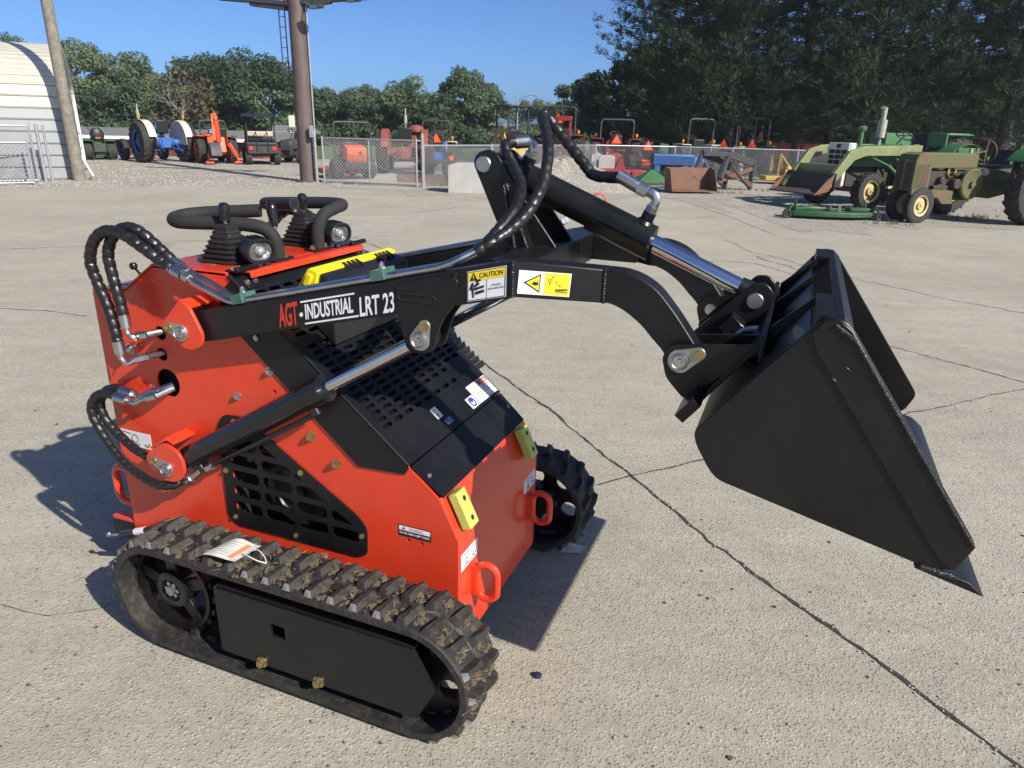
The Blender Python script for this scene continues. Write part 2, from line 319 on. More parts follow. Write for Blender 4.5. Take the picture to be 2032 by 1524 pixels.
# ---------------------------------------------------------------- gravel: stones over the yard, the heap
def pebble_field(name, pts, label, parent=None):
    m = MB()
    for q, r_ in pts:
        v8 = [Vector((rr.uniform(.6, 1)*a, rr.uniform(.6, 1)*b, rr.uniform(.5, .9)*c))*r_ for a, b, c in ((1, 0, 0), (-1, 0, 0), (0, 1, 0), (0, -1, 0), (0, 0, 1), (0, 0, -1))]
        an = rr.uniform(0, 3); ca, sa_ = math.cos(an), math.sin(an)
        m.add([Vector((v.x*ca-v.y*sa_, v.x*sa_+v.y*ca, v.z))+q for v in v8], [(0, 2, 4), (2, 1, 4), (1, 3, 4), (3, 0, 4), (2, 0, 5), (1, 2, 5), (3, 1, 5), (0, 3, 5)])
    return m.build(name, M['stone'], parent, smooth=0, kind='stuff', label=label, category='gravel')
pts = []
for i in range(9000):
    u = rr.uniform(-60, 2090); v = rr.uniform(322, 372) if u < 1330+rr.gauss(0, 60) else 355+abs(rr.gauss(0, 40))+rr.uniform(0, 40)
    if u < 860: v = rr.uniform(318, 372)
    q = G(u, v)
    if q.y < 34 and v < 448 and (u > 1450 or v < 392): pts.append((q+Vector((0, 0, .006)), rr.uniform(.010, .030) if q.y > 17 else rr.uniform(.006, .018)))
for i in range(2600):
    u = rr.uniform(-60, 2090); ve = 372 if u < 860 else (390 if u < 1420 else 450); v = ve+abs(rr.gauss(0, 11))-4; q = G(u, v); pts.append((q+Vector((0, 0, .003)), rr.uniform(.004, .014)))
pebble_field('gravel_stones', pts, 'loose pale gravel stones spread over the yard')
pc = at(1120, 385, 19.8); pc.z = 0                                     # heap of gravel behind the loader arm
hm = MB(); nA, nR = 48, 12; prof = lambda t: max(0.0, 1-t)**1.05
def heap(t, a):
    rx, ry, hz = 2.35, 1.5, .86; k = 1+.12*math.sin(2*a+1)+.06*math.sin(5*a); x = rx*t*k*math.cos(a); y = ry*t*k*math.sin(a)
    h = hz*max(0, prof(t))*(1+.05*math.sin(7*a+3*t)); 
    return Vector((pc.x+x+.25*t*t*max(0, math.cos(a)), pc.y+y+1.2, h-.01))
rings = [[heap(j/nR, 2*math.pi*i/nA) for i in range(nA)] for j in range(nR, 0, -1)]
hm.loft(rings); hp_ = thing('gravel_heap', 'heap of pale crushed gravel in front of the chain link fence', 'gravel heap'); hm.build('heap_core', M['gravel'], hp_)
pebble_field('heap_stones', [(heap(math.sqrt(rr.random())*1.08, rr.uniform(0, 6.283))+Vector((0, 0, .008)), rr.uniform(.012, .035)) for i in range(9000)], 'stones', hp_)
for k_ in ('label', 'category'): del bpy.data.objects['heap_stones'][k_]
# ---------------------------------------------------------------- trees
def leaf_mat(name, a, b, tr=.3):
    m = bpy.data.materials.new(name); m.use_nodes = True; n = m.node_tree.nodes; l = m.node_tree.links; p = n['Principled BSDF']; out = n['Material Output']
    g = n.new('ShaderNodeNewGeometry'); tc = n.new('ShaderNodeTexCoord'); nz = n.new('ShaderNodeTexNoise'); nz.inputs['Scale'].default_value = .9; nz.inputs['Detail'].default_value = 3; l.new(tc.outputs['Object'], nz.inputs['Vector'])
    ad = n.new('ShaderNodeMath'); ad.operation = 'MULTIPLY_ADD'; l.new(g.outputs['Random Per Island'], ad.inputs[0]); ad.inputs[1].default_value = .6; ad.inputs[2].default_value = -.3
    a2 = n.new('ShaderNodeMath'); a2.operation = 'ADD'; l.new(ad.outputs[0], a2.inputs[0]); l.new(nz.outputs['Fac'], a2.inputs[1])
    mx = n.new('ShaderNodeMix'); mx.data_type = 'RGBA'; l.new(a2.outputs[0], mx.inputs[0]); mx.inputs[6].default_value = (*a, 1); mx.inputs[7].default_value = (*b, 1)
    l.new(mx.outputs[2], p.inputs['Base Color']); p.inputs['Roughness'].default_value = .6; p.inputs['Specular IOR Level'].default_value = .25
    t = n.new('ShaderNodeBsdfTranslucent'); l.new(mx.outputs[2], t.inputs['Color']); ms = n.new('ShaderNodeMixShader'); ms.inputs[0].default_value = tr; l.new(p.outputs[0], ms.inputs[1]); l.new(t.outputs[0], ms.inputs[2]); l.new(ms.outputs[0], out.inputs[0]); return m
LEAF = [leaf_mat('summer_leaves', (.042, .080, .036), (.135, .185, .090)), leaf_mat('pale_leaves', (.065, .105, .048), (.180, .220, .110)), leaf_mat('dark_leaves', (.026, .054, .026), (.082, .120, .058)), leaf_mat('browning_leaves', (.075, .058, .028), (.15, .115, .055))]
NEED = leaf_mat('pine_needles', (.010, .026, .012), (.044, .078, .034), .15)
M['pinebark'] = mat('pine_bark', (.040, .032, .027), .95, var=.4, vs=6, bump=.9, bs=40); M['bark'] = mat('tree_bark', (.085, .068, .052), .95, var=.4, vs=6, bump=.9, bs=40); M['deadwood'] = mat('dead_grey_wood', (.20, .18, .155), .95, var=.3, vs=8)
def limb(m, rg, p, d, L_, r_, depth, out):
    pts = [p]; q = p
    for i in range(4): d = (d+Vector((rg.gauss(0, .13), rg.gauss(0, .13), .07))).normalized(); q = q+d*L_/4; pts.append(q)
    m.tube(pts, [r_*(1-.16*i) for i in range(5)], 6)
    if depth == 0: out.append(q); return
    for k in range(3 if depth > 1 else 2):
        a = Vector((rg.gauss(0, 1), rg.gauss(0, 1), rg.gauss(.25, .5))).normalized(); limb(m, rg, pts[2+k % 3], (d+a*.9).normalized(), L_*.62, r_*.5, depth-1, out)
def decid(name, label, base, H, Wd, kind, seed, dens=1.0, low=.16, leaf=.15, dead=False, group='broadleaf trees along the horizon'):
    rg = random.Random(seed); t = thing(name, label, 'tree', base, rg.uniform(0, 6), group)
    m = MB(); tips = []; m.tube([(0, 0, -.1), (.03, 0, H*.18), (0, .05, H*.42)], [H*.026, H*.021, H*.015], 10)
    for k in range(7): a = k*2.4+rg.random(); limb(m, rg, Vector((0, .03, H*(.18+.035*k))), Vector((math.cos(a), math.sin(a), .7)).normalized(), Wd*.30, H*.009, 2 if not dead else 3, tips)
    m.build('trunk', M['deadwood'] if dead else M['bark'], t)
    c = MB(); cl = []
    for k in range(int(44*dens)):
        u_ = rg.uniform(-1, 1); th = rg.uniform(0, 6.283); rr_ = rg.uniform(.35, 1)**.5
        zc = low+(1-low)*(.5+.44*u_*rr_); sp = math.sqrt(max(.05, 1-(u_*rr_)**2))*.88; prof_ = 1 if zc < .62 else 1-.55*(zc-.62)/.38
        cl.append((Vector((Wd/2*sp*prof_*rr_*math.cos(th), Wd/2*sp*prof_*rr_*math.sin(th), H*zc)), rg.uniform(.09, .19)*Wd*.8))
    for q in tips[:24]: cl.append((q, rg.uniform(.07, .13)*Wd*.8))
    for ctr, rad in cl:
        n = int((400 if not dead else 22)*(rad/(.14*Wd))**1.6*dens)
        for i in range(n):
            v = Vector((rg.gauss(0, 1), rg.gauss(0, 1), rg.gauss(0, 1))).normalized(); q = ctr+Vector((v.x, v.y, v.z*.72))*rad*(rg.uniform(.62, 1.12))
            nn = (v+Vector((rg.gauss(0, .6), rg.gauss(0, .6), rg.gauss(.3, .6)))).normalized(); a = nn.orthogonal().normalized(); b = nn.cross(a); s_ = leaf*rg.uniform(.45, 1.0); th = rg.uniform(0, 6.28); e1_ = (a*math.cos(th)+b*math.sin(th))*s_; e2_ = (b*math.cos(th)-a*math.sin(th))*s_*.62
            c.add([q-e1_, q+e2_*.9+e1_*.1, q+e1_, q-e2_], [(0, 1, 2, 3)])
    c.build('crown', LEAF[kind], t, smooth=0); return t
def tree_at(u, Y, vtop): b = at(u, 300, Y); b.z = 0; return b, at(u, vtop, Y).z
tl = [(55, 74, 62, 9, 0, 'green treetop peeking over the white metal building'), (185, 60, 84, 6.6, 1, 'pale green tree just right of the wooden pole'), (272, 62, 96, 6.4, 1, 'tall pale green tree beside the bare grey tree'), (520, 56, 108, 9.5, 2, 'broad dark green tree left of the billboard pole'), (425, 60, 104, 8.0, 2, 'dark round tree behind the orange backhoe'),
      (628, 66, 172, 7, 0, 'mid green tree directly behind the brown billboard column'), (705, 70, 182, 7.4, 0, 'lower green tree right of the billboard column'), (815, 72, 182, 9.5, 0, 'broad green tree behind the old red tractor'), (925, 62, 131, 6.4, 0, 'tallest pale-limbed tree left of the street lamp'), (1138, 58, 153, 4.8, 2, 'dark green tree between street lamp and pines'), (1055, 84, 256, 8, 1, 'low hedge-like tree far behind the street lamp')]
for i, (u, Y, vt, wd, kd, lb) in enumerate(tl):
    b, H = tree_at(u, Y, vt); decid('broadleaf_tree', lb, b, H*1.02, wd, kd, 40+i, 1.15 if wd > 7.5 else 1.0, .05 if i != 8 else .14)
b, H = tree_at(372, 50, 112); decid('bare_tree', 'grey half-bare tree with thin dead branches and a few brown leaves', b, H, 5.2, 3, 91, .8, .2, .2, True)
b, H = tree_at(330, 66, 150); decid('broadleaf_tree', 'green tree mostly hidden behind the bare grey tree', b, H, 6, 0, 97, 1.0, .05)
for i, (u, Y) in enumerate(((120, 52), (230, 52), (320, 53), (440, 52), (560, 53), (680, 56), (780, 57), (870, 56), (950, 60))):
    b, H = tree_at(u, Y, (232, 232, 238, 222, 228, 240, 242, 244, 250)[i]); decid('shrub', ('undergrowth bush behind the white metal building', 'bush behind the long low roof', 'bush behind the blue tractor', 'bush under the dark round tree', 'bush left of the billboard column', 'bush right of the billboard column', 'bush behind the old red tractor', 'bush under the tallest pale-limbed tree', 'bush beside the street lamp')[i], b, H, 7.0, 2 if i % 2 else 0, 120+i, .7, .0, .18, group='bushes below the tree line')
def pine(u, Y, H, seed, label, full=1.0, zlow=2.2, dense=1.0):
    rg = random.Random(seed); b = at(u, 300, Y); b.z = 0; t = thing('pine_tree', label, 'tree', b, rg.uniform(0, 6), 'pines behind the fence')
    m = MB(); m.tube([(0, 0, -.1), (.05, 0, H*.3), (0, .08, H*.65), (.03, 0, H)], [.24, .19, .12, .02], 9)
    c = MB(); z = zlow; k = 0
    while z < H*.97:
        hi = z > 9.0; L_ = (3.1 if z < H*.4 else 3.1*(H*.99-z)/(H*.6))*full*rg.uniform(.75, 1.15)
        a = k*2.4+rg.uniform(-.3, .3); d = Vector((math.cos(a), math.sin(a), rg.uniform(-.06, .22))); p = Vector((.03, .03, z)); n = 7; pts = [p]
        for i in range(n): d = (d+Vector((rg.gauss(0, .06), rg.gauss(0, .06), .045))).normalized(); pts.append(pts[-1]+d*L_/n)
        if not hi: m.tube(pts, [.035*(1-.1*i) for i in range(n+1)], 5)
        for i in range(2, n+1):
            for q_ in range(int((4 if not hi else 2)*dense)+ (1 if i == n else 0)):
                sd = Vector((-d.y, d.x, 0)); o = pts[i]+sd*rg.gauss(0, .07*(n+2-i)*L_*.32+.1)-d*abs(rg.gauss(0, .12))+Vector((0, 0, rg.gauss(.02, .09)))
                for s_ in range((15 if dense > 1 else 10) if not hi else 5):                 # tuft: a burst of needles
                    v = (d*.7+Vector((rg.gauss(0, .5), rg.gauss(0, .5), rg.gauss(.34, .42)))).normalized()*rg.uniform(.16, .36)*(1.5 if hi else 1); w_ = v.cross(Vector((rg.gauss(0, 1), rg.gauss(0, 1), rg.gauss(0, 1)))).normalized()*(.0125 if not hi else .05)
                    c.add([o, o+v*.5-w_, o+v, o+v*.5+w_], [(0, 1, 2, 3)])
        z += rg.uniform(.055, .125) if not hi else rg.uniform(.25, .4); k += 1
    m.build('trunk', M['pinebark'], t); c.build('crown', NEED, t, smooth=0); return t
pl = [(1340, 31, 15, 1.0, 'leftmost front pine with its sunlit left side against the sky'), (1440, 30, 16, 1.0, 'pine above the two roll bars behind the fence'), (1570, 31, 15, 1.0, 'pine left of the white muffler of the green tractor'), (1700, 29, 16, 1.0, 'pine behind the green loader tractor'), (1830, 30, 16, 1.0, 'pine with bare trunk behind the rusty tractor'), (1985, 28, 15, .8, 'rightmost front pine at the edge of the picture')]
for i, (u, Y, H, f_, lb) in enumerate(pl): pine(u, Y, H, 300+i, lb, f_, 1.5 if i else 1.1, 1.35)
for i, (u, Y) in enumerate(((1300, 39), (1400, 38), (1500, 37.5), (1640, 38), (1770, 37), (1900, 39), (2060, 37))):  # rows of pine and thicket set dense to block light under the pines
    pine(u, Y, 15, 340+i, ('leftmost pine of the back row, reaching over the far tree', 'back row pine over the red tractors', 'back row pine over the blue tractor', 'back row pine over the red wagon', 'back row pine over the green hood', 'back row pine over the rusty hood', 'back row pine at the right edge')[i], 1.15, 1.0, .9)
for i, (u, Y) in enumerate(((1250, 46), (1330, 47), (1400, 46), (1520, 46), (1640, 46), (1760, 46), (1880, 47), (2020, 46))):
    b = at(u, 300, Y); b.z = 0; decid('shrub', ('dark thicket left of the pines', 'dark thicket behind the red tractor pair', 'dark thicket behind the first roll bar', 'dark thicket behind the second roll bar', 'dark thicket behind the red wagon', 'dark thicket behind the green loader tractor', 'dark thicket behind the rusty tractor', 'dark thicket at the right edge')[i], b, 6.5, 7.5, 2, 200+i, .8, .0, .28, group='thicket behind the pines')
# ---------------------------------------------------------------- curved metal building at the left
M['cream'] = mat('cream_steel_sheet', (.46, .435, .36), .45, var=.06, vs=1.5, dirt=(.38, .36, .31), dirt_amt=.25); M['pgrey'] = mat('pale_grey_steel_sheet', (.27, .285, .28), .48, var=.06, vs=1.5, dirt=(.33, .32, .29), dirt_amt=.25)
M['lining_steel'] = mat('grey_steel_lining', (.14, .145, .14), .7); M['maroon'] = mat('maroon_paint', (.16, .022, .024), .5, var=.1, vs=3); M['galv'] = mat('galvanised_steel', (.36, .37, .38), .55, .6, var=.12, vs=12); M['trim'] = mat('white_trim', (.70, .70, .68), .5)
E0 = G(150, 356); ax = (G(150, 356)-G(0, 357.35)).normalized(); bk_ = Vector((-ax.y, ax.x, 0)); qb = thing('curved_metal_building', 'white ribbed steel arch building at the left edge of the yard', 'building', E0, math.atan2(ax.y, ax.x))
HB, WB = 3.55, 9.4; prof_ = [(0, 0), (.03, .5), (.08, 1.0), (.17, 1.5), (.32, 2.0)]+[(WB/2-(WB/2-.32)*math.cos(R(a)), 2.0+(HB-2.0)*math.sin(R(a))) for a in (6, 12, 18, 25, 33, 42, 52, 64, 77, 90)]
prof_ = prof_+[(WB-a, b) for a, b in reversed(prof_[:-1])]
S_ = [0]
for a, b in zip(prof_[:-1], prof_[1:]): S_.append(S_[-1]+math.hypot(b[0]-a[0], b[1]-a[1]))
def pat(s):
    for i in range(len(S_)-1):
        if s <= S_[i+1]: t_ = (s-S_[i])/(S_[i+1]-S_[i]); return Vector((prof_[i][0]*(1-t_)+prof_[i+1][0]*t_, prof_[i][1]*(1-t_)+prof_[i+1][1]*t_))
    return Vector(prof_[-1])
nP = int(S_[-1]/.292)
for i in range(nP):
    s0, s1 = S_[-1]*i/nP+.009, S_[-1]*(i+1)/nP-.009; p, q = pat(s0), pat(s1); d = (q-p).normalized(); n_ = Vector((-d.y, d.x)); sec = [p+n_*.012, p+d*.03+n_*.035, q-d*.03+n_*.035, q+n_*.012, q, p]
    m = MB(); m.loft([[(x, v.x, v.y) for v in sec] for x in (-14, 0)]); m.build('wall_panel', M['cream'] if p.y > 1.75 else M['pgrey'], qb, smooth=0)  # lower panels greyer: partly their paint, partly upright-wall shade put into the colour
m = MB(); m.prism([(a, b) for a, b in prof_], -13.9, -.06, axis='x'); m.build('frame', M['lining_steel'], qb, smooth=0)  # darker grey behind the panels, so the seams read dark
m = MB(); m.loft([[(x, v[0]*1.0+(0), v[1]+.045) for v in prof_]+[(x, v[0], v[1]-.02) for v in reversed(prof_)] for x in (-.05, .05)]); m.build('edge_trim', M['trim'], qb, smooth=0)
m = MB(); m.box(.01, .06, .6, 3.6, .1, 2.0); dr = m.build('door', M['maroon'], qb, .004); m = MB(); m.box(.06, .075, 1.0, 2.2, 1.05, 1.2); m.build('door_lettering_board', M['trim'], dr)
m = MB(); m.box(.02, .14, .25, .45, 1.85, 2.3); m.build('meter_box', M['galv'], qb, .01)
# ladder-like white frame leaning on the pole
t = thing('wooden_step_frame', 'white painted step frame leaning against the wooden utility pole', 'step frame', G(180, 357), R(-40)); a_, b_ = Vector((-.42, 0, .62)), Vector((.22, 0, .12))
MB().bar(a_, b_, .05, .03).build('rail', M['trim'], t, .003); MB().bar((.22, 0, .12), (-.12, 0, .0), .05, .03).build('rail', M['trim'], t, .003); MB().bar((-.20, 0, .25), (-.02, 0, .32), .05, .03).build('rung', M['trim'], t, .003)
# utility pole
M['pole'] = mat('weathered_pole_wood', (.20, .178, .142), .95, var=.35, vs=7, bump=1.0, bs=45, dirt=(.10, .085, .066), dirt_amt=.7)
t = thing('utility_pole', 'weathered round wooden utility pole in front of the white metal building', 'utility pole', G(158, 358)); rg = random.Random(5)
MB().tube([(0, 0, -.2), (-.02, .0, 2), (-.03, .0, 4.5), (-.03, 0, 9)], [.155, .140, .128, .11], 18).build('pole', M['pole'], t); m = MB(); m.bar((-1.2, 0, 8.4), (1.2, 0, 8.4), .1, .12); m.build('cross_arm', M['pole'], t)
# billboard column with catwalk
M['rust'] = mat('brown_primer_steel', (.100, .072, .064), .6, var=.18, vs=3, bump=.2, bs=30); M['darksteel'] = mat('dark_catwalk_steel', (.035, .036, .04), .6, var=.2)
bb = thing('billboard_column', 'thick brown steel billboard column with ladder and lit catwalk above', 'billboard column', G(613, 361)); MB().tube([(0, 0, -.2), (0, 0, 4), (0, 0, 8)], [.232, .222, .212], 24).build('column', M['rust'], bb)
m = MB(); m.lathe((0, 0, 0), (0, 0, 1), [(0, .36), (.05, .36), (.06, .29)], 24); m.build('base_flange', M['rust'], bb)
ld = Vector((-.36, .12, 0)); m = MB()
for dx in (0, -.14): m.bar(ld+Vector((dx, dx*.3, 2.6)), ld+Vector((dx, dx*.3, 4.6)), .025, .025)
lo_ = m.build('ladder', M['darksteel'], bb)
for k in range(8): z = 2.7+.25*k; MB().bar(ld+Vector((0, 0, z)), ld+Vector((-.14, -.042, z)), .018, .018).build('rung', M['darksteel'], lo_)
m = MB(); m.tube([(.27, -.05, .1), (.27, -.05, 5.3)], .022, 8); m.build('conduit', M['galv'], bb)
m = MB(); m.bar((-2.15, .3, 4.62), (-.25, .05, 4.50), .26, .09); m.bar((-.25, .05, 4.50), (.3, -.05, 4.53), .3, .12); m.bar((.3, -.05, 4.53), (2.25, -.3, 4.66), .26, .07); cw = m.build('catwalk', M['darksteel'], bb, .005)
m = MB(); m.bar((-1.25, .2, 4.50), (-.28, .08, 4.40), .22, .12); m.build('bracket', M['darksteel'], cw, .005); m = MB(); m.bar((.28, -.08, 4.47), (.95, -.2, 4.54), .2, .10); m.build('bracket', M['darksteel'], cw, .005)
for k, (x, y, z, L_) in enumerate(((.26, -.12, 4.46, .42), (1.25, -.22, 4.62, .42))):
    m = MB(); m.bar((x, y, z+.05), (x+L_*.55, y-.35, z-.08), .03, .03); fl = m.build('lamp_arm', M['galv'], bb)
    m = MB(); c_ = Vector((x+L_*.55+.15, y-.42, z-.09)); m.obox(c_, (.17, -.06, .01), (.04, .10, 0), (0, 0, .045)); m.build('flood_lamp', M['darksteel'], fl, .01)
    m = MB(); m.obox(c_+Vector((-.03, -.10, -.02)), (.10, -.04, 0), (.01, .02, 0), (0, 0, .04)); m.build('lamp_glass', M['lens'], fl)
m = MB(); m.box(-.34, -.20, -.34, -.22, 1.45, 1.75); m.build('electric_box', mat('cream_box', (.58, .55, .42), .5), bb, .01); m = MB(); m.box(.20, .30, -.36, -.24, 1.2, 1.5); m.build('meter', M['galv'], bb, .01)
# street lamp, low buildings
t = thing('street_lamp', 'slender grey street lamp with curved arm against the sky', 'street lamp', at(1024, 300, 60)*1); t.location.z = 0
zt_ = at(1024, 203, 60).z; m = MB(); m.tube([(0, 0, 0), (0, 0, zt_)], [.10, .07], 8); m.build('post', M['galv'], t); MB().tube(cr([(0, 0, zt_-.15), (.25, 0, zt_+.25), (.8, 0, zt_+.5), (1.25, 0, zt_+.55)], 4), .035, 6).build('arm', M['galv'], t); m = MB(); m.ball((1.4, 0, zt_+.53), .2, 10, (1, .5, .35)); m.build('lamp_head', M['galv'], t)
def lowbuild(name, label, u0, u1, v, Hw, Hr, wm_, rm_, depth=6):
    a, b = G(u0, v), G(u1, v); b.y = a.y; t = thing(name, label, 'building', (a+b)/2); L_ = (b-a).length/2
    MB().box(-L_, L_, 0, depth, 0, Hw).build('wall', wm_, t)
    m = MB(); m.prism([(-.35, Hw-.02), (depth/2, Hw+Hr), (depth+.35, Hw-.02), (depth+.35, Hw-.12), (-.35, Hw-.12)], -L_-.3, L_+.3, axis='x'); m.build('roof', rm_, t, smooth=0)
    m = MB(); m.box(-L_-.31, L_+.31, -.39, -.355, Hw-.14, Hw+.0); m.build('eave_trim', M['trim'], t); return t
M['brick'] = mat('red_brick_wall', (.15, .045, .036), .85, var=.2, vs=4, bump=.3, bs=40); M['shingle'] = mat('grey_shingles', (.16, .155, .15), .9, var=.15, vs=6)
lb_ = lowbuild('long_low_building', 'long low red building with grey roof behind the left tractors', 60, 620, 303, .82, .30, M['brick'], M['shingle'])
for k in range(9): MB().box(-9+k*2.2, -8.2+k*2.2, -.02, .0, .1, .6).build('wall_panel', M['brick'], lb_)
lowbuild('cream_shed', 'small cream shed right of the black utility cart', 545, 605, 305, 1.1, .3, mat('cream_siding', (.55, .50, .36), .7), M['shingle'], 3)
lowbuild('grey_shed', 'grey shed far behind the fence under the tallest tree', 930, 1000, 292, 1.0, .9, M['pgrey'], M['shingle'], 4)
# ---------------------------------------------------------------- chain link fence and gates
M['wire'] = mat('galvanised_wire', (.40, .41, .42), .5, .6, var=.1)
def wire(p, q, h0, h1, parent, sp=.092, r_=.0036):
    L_ = (q-p).length; d = (q-p)/L_; h = h1-h0; m = MB(); nx = Vector((-d.y, d.x, 0))*.004; x = -h
    while x < L_:
        for sgn in (1, -1):
            a0, a1 = (x, x+h) if sgn > 0 else (x+h, x); z0, z1 = h0, h1
            A_, B_ = [a0, z0], [a1, z1]
            lo_, hi_ = (A_, B_) if a0 < a1 else (B_, A_)
            if hi_[0] <= 0 or lo_[0] >= L_: continue
            if lo_[0] < 0: t_ = -lo_[0]/(hi_[0]-lo_[0]); lo_ = [0, lo_[1]+(hi_[1]-lo_[1])*t_]
            if hi_[0] > L_: t_ = (L_-lo_[0])/(hi_[0]-lo_[0]); hi_ = [L_, lo_[1]+(hi_[1]-lo_[1])*t_]
            if hi_[0]-lo_[0] < .01: continue
            m.tube([p+d*lo_[0]+Vector((0, 0, lo_[1]))+nx*sgn, p+d*hi_[0]+Vector((0, 0, hi_[1]))+nx*sgn], r_, 4)
        x += sp
    m.build('wire_mesh', M['wire'], parent, smooth=0, kind='stuff')
def fence(label, pts, h, post_at=True, every=None, name='chain_link_fence', rail_low=False, cat='fence'):
    t = thing(name, label, cat)
    for a, b in zip(pts[:-1], pts[1:]):
        wire(a, b, .04, h-.01, t); MB().tube([a+Vector((0, 0, h)), b+Vector((0, 0, h))], .021, 8).build('top_rail', M['galv'], t)
        if rail_low: MB().tube([a+Vector((0, 0, .06)), b+Vector((0, 0, .06))], .021, 8).build('bottom_rail', M['galv'], t); MB().tube([a.lerp(b, .5)+Vector((0, 0, .06)), a.lerp(b, .5)+Vector((0, 0, h))], .018, 8).build('brace', M['galv'], t); MB().tube([a+Vector((0, -.01, h-.08)), b+Vector((0, -.01, .1))], .005, 5).build('tension_wire', M['wire'], t)
        n = max(1, round((b-a).length/every)) if every else 1
        for i in range(n): q = a.lerp(b, i/n); MB().tube([q, q+Vector((0, 0, h+.05))], .028, 8).build('post', M['galv'], t)
    q = pts[-1]; MB().tube([q, q+Vector((0, 0, h+.05))], .028, 8).build('post', M['galv'], t); return t
ga_, gb_ = G(640, 363), G(832, 372)
fence('closed chain link gate in front of the orange mower', [ga_+Vector((.06, 0, 0)), gb_-Vector((.06, 0, 0))], 1.2, name='chain_link_gate', rail_low=True, cat='gate')
for q, lb in ((ga_-Vector((.14, 0, 0)), 'galvanised gate post beside the billboard column'), (gb_+Vector((.10, .02, 0)), 'galvanised gate post left of the concrete block')):
    t = thing('gate_post', lb, 'post', q); MB().tube([(0, 0, -.1), (0, 0, 1.38)], .038, 12).build('post', M['galv'], t)
    for z in (.25, .95): MB().lathe((0, 0, z), (0, 0, 1), [(0, .045), (.06, .045)], 12).build('hinge_band', M['galv'], t)
F1 = G(1179, 352); F2 = G(1334, 353); F3 = G(1575, 361)
fence('long chain link fence running behind the gravel heap to the right', [gb_+Vector((.12, .1, 0)), F1, F2, F3, F3+(F3-F2)*.9], 1.08, every=3.0)
fence('chain link gate leaning open in front of the white metal building', [G(-120, 367), G(78, 362)], 1.335, name='chain_link_gate', rail_low=True, cat='gate')
fence('lower chain link gate stacked in front of the taller left gate', [G(-120, 372), G(70, 367)], .97, name='chain_link_gate', rail_low=True, cat='gate')
t = thing('gate_post', 'thicker left post of the two beside the white metal building', 'post', G(92, 361)); MB().tube([(0, 0, -.1), (0, 0, 1.38)], .038, 12).build('post', M['galv'], t)
t = thing('gate_post', 'thinner right post of the two beside the white metal building', 'post', G(92, 361)+Vector((.14, .05, 0))); MB().tube([(0, 0, -.1), (0, 0, 1.36)], .03, 12).build('post', M['galv'], t)
# concrete blocks
M['block'] = mat('cast_concrete_block', (.42, .405, .37), .92, var=.1, vs=3, bump=.5, bs=50, dirt=(.30, .28, .24), dirt_amt=.4)
def block(label, base, rz, L_, D_, H_):
    t = thing('concrete_block', label, 'concrete block', base, rz, 'cast concrete blocks'); m = MB(); m.prism([(0, 0), (L_, 0), (L_, H_*.94), (L_-.12, H_), (.16, H_), (0, H_*.93)], 0, D_); m.build('block', M['block'], t, .012); m = MB(); m.tube(cr([(L_*.45, D_/2, H_-.02), (L_*.47, D_/2, H_+.07), (L_*.53, D_/2, H_+.07), (L_*.55, D_/2, H_-.02)], 4), .012, 6); m.build('lifting_loop', M['galv'], t)
block('large pale concrete block left of the gravel heap', G(889, 383), R(-5), 1.65, .75, .72)
block('concrete block half buried behind the gravel heap', G(1186, 352), R(-8), .55, .6, .75); block('second concrete block behind the gravel heap', G(1172, 349), R(-8), .35, .6, .78)

# weeds along the fence and under the parked machines
wd = MB(); rg = random.Random(21)
def weeds(c, n, sx, sy, h):
    for i in range(n):
        q = c+Vector((rg.gauss(0, sx), rg.gauss(0, sy), 0))
        for k in range(5): v = Vector((rg.gauss(0, .35), rg.gauss(0, .35), 1)).normalized()*h*rg.uniform(.4, 1.1); s_ = Vector((rg.gauss(0, 1), rg.gauss(0, 1), 0)).normalized()*.008; o_ = q+Vector((rg.gauss(0, .02), rg.gauss(0, .02), 0)); wd.add([o_-s_, o_+s_, o_+v], [(0, 1, 2)])
for a, b in ((F1, F2), (F2, F3), (gb_, F1)):
    for k in range(14): weeds(a.lerp(b, rg.random()), 10, .25, .08, .16)
for u, v in ((1480, 378), (1440, 384), (1540, 380), (1880, 436), (1930, 432), (1780, 446), (1610, 420), (700, 366), (880, 352), (1260, 372)): weeds(G(u, v), 16, .3, .12, .12)
wd.build('weeds', LEAF[1], None, smooth=0, kind='stuff', label='sparse green weeds growing along the fence and machines', category='weeds')
# ================================================================ THE LOADER (x forward, y left, z up; near side is y<0)
ldr = thing('compact_track_loader', 'orange-red and black stand-on compact track loader with raised black bucket in the foreground', 'track loader', ORG, HEAD)
def flip(me):
    m = me.copy(); m.transform(Matrix.Diagonal((1, -1, 1, 1))); m.flip_normals(); return m
def both(name, mb, mt, parent=None, bevel=0, smooth=35):
    me = mb.mesh(name, smooth) if isinstance(mb, MB) else mb
    a = put(name, me, mt, parent or ldr, bevel); b = put(name, flip(me), mt, parent or ldr, bevel); return a, b
BW = .315
aH = math.atan(.842); eS = Vector((math.cos(aH), 0, -math.sin(aH))); eY = Vector((0, 1, 0)); eN = Vector((math.sin(aH), 0, math.cos(aH))); P0 = Vector((-.2, 0, .72))
def hp(s, y, o=0): return P0+eS*s+eY*y+eN*o
def colM(X, Y, Z, T): return Matrix(((X.x, Y.x, Z.x, T.x), (X.y, Y.y, Z.y, T.y), (X.z, Y.z, Z.z, T.z), (0, 0, 0, 1)))
def hoodM(o=0): return colM(eS, eY, eN, P0+eN*o)
def hoodT(s, y, o): return colM(eY, -eS, eN, hp(s, y, o))     # writing on the hood reads along +y
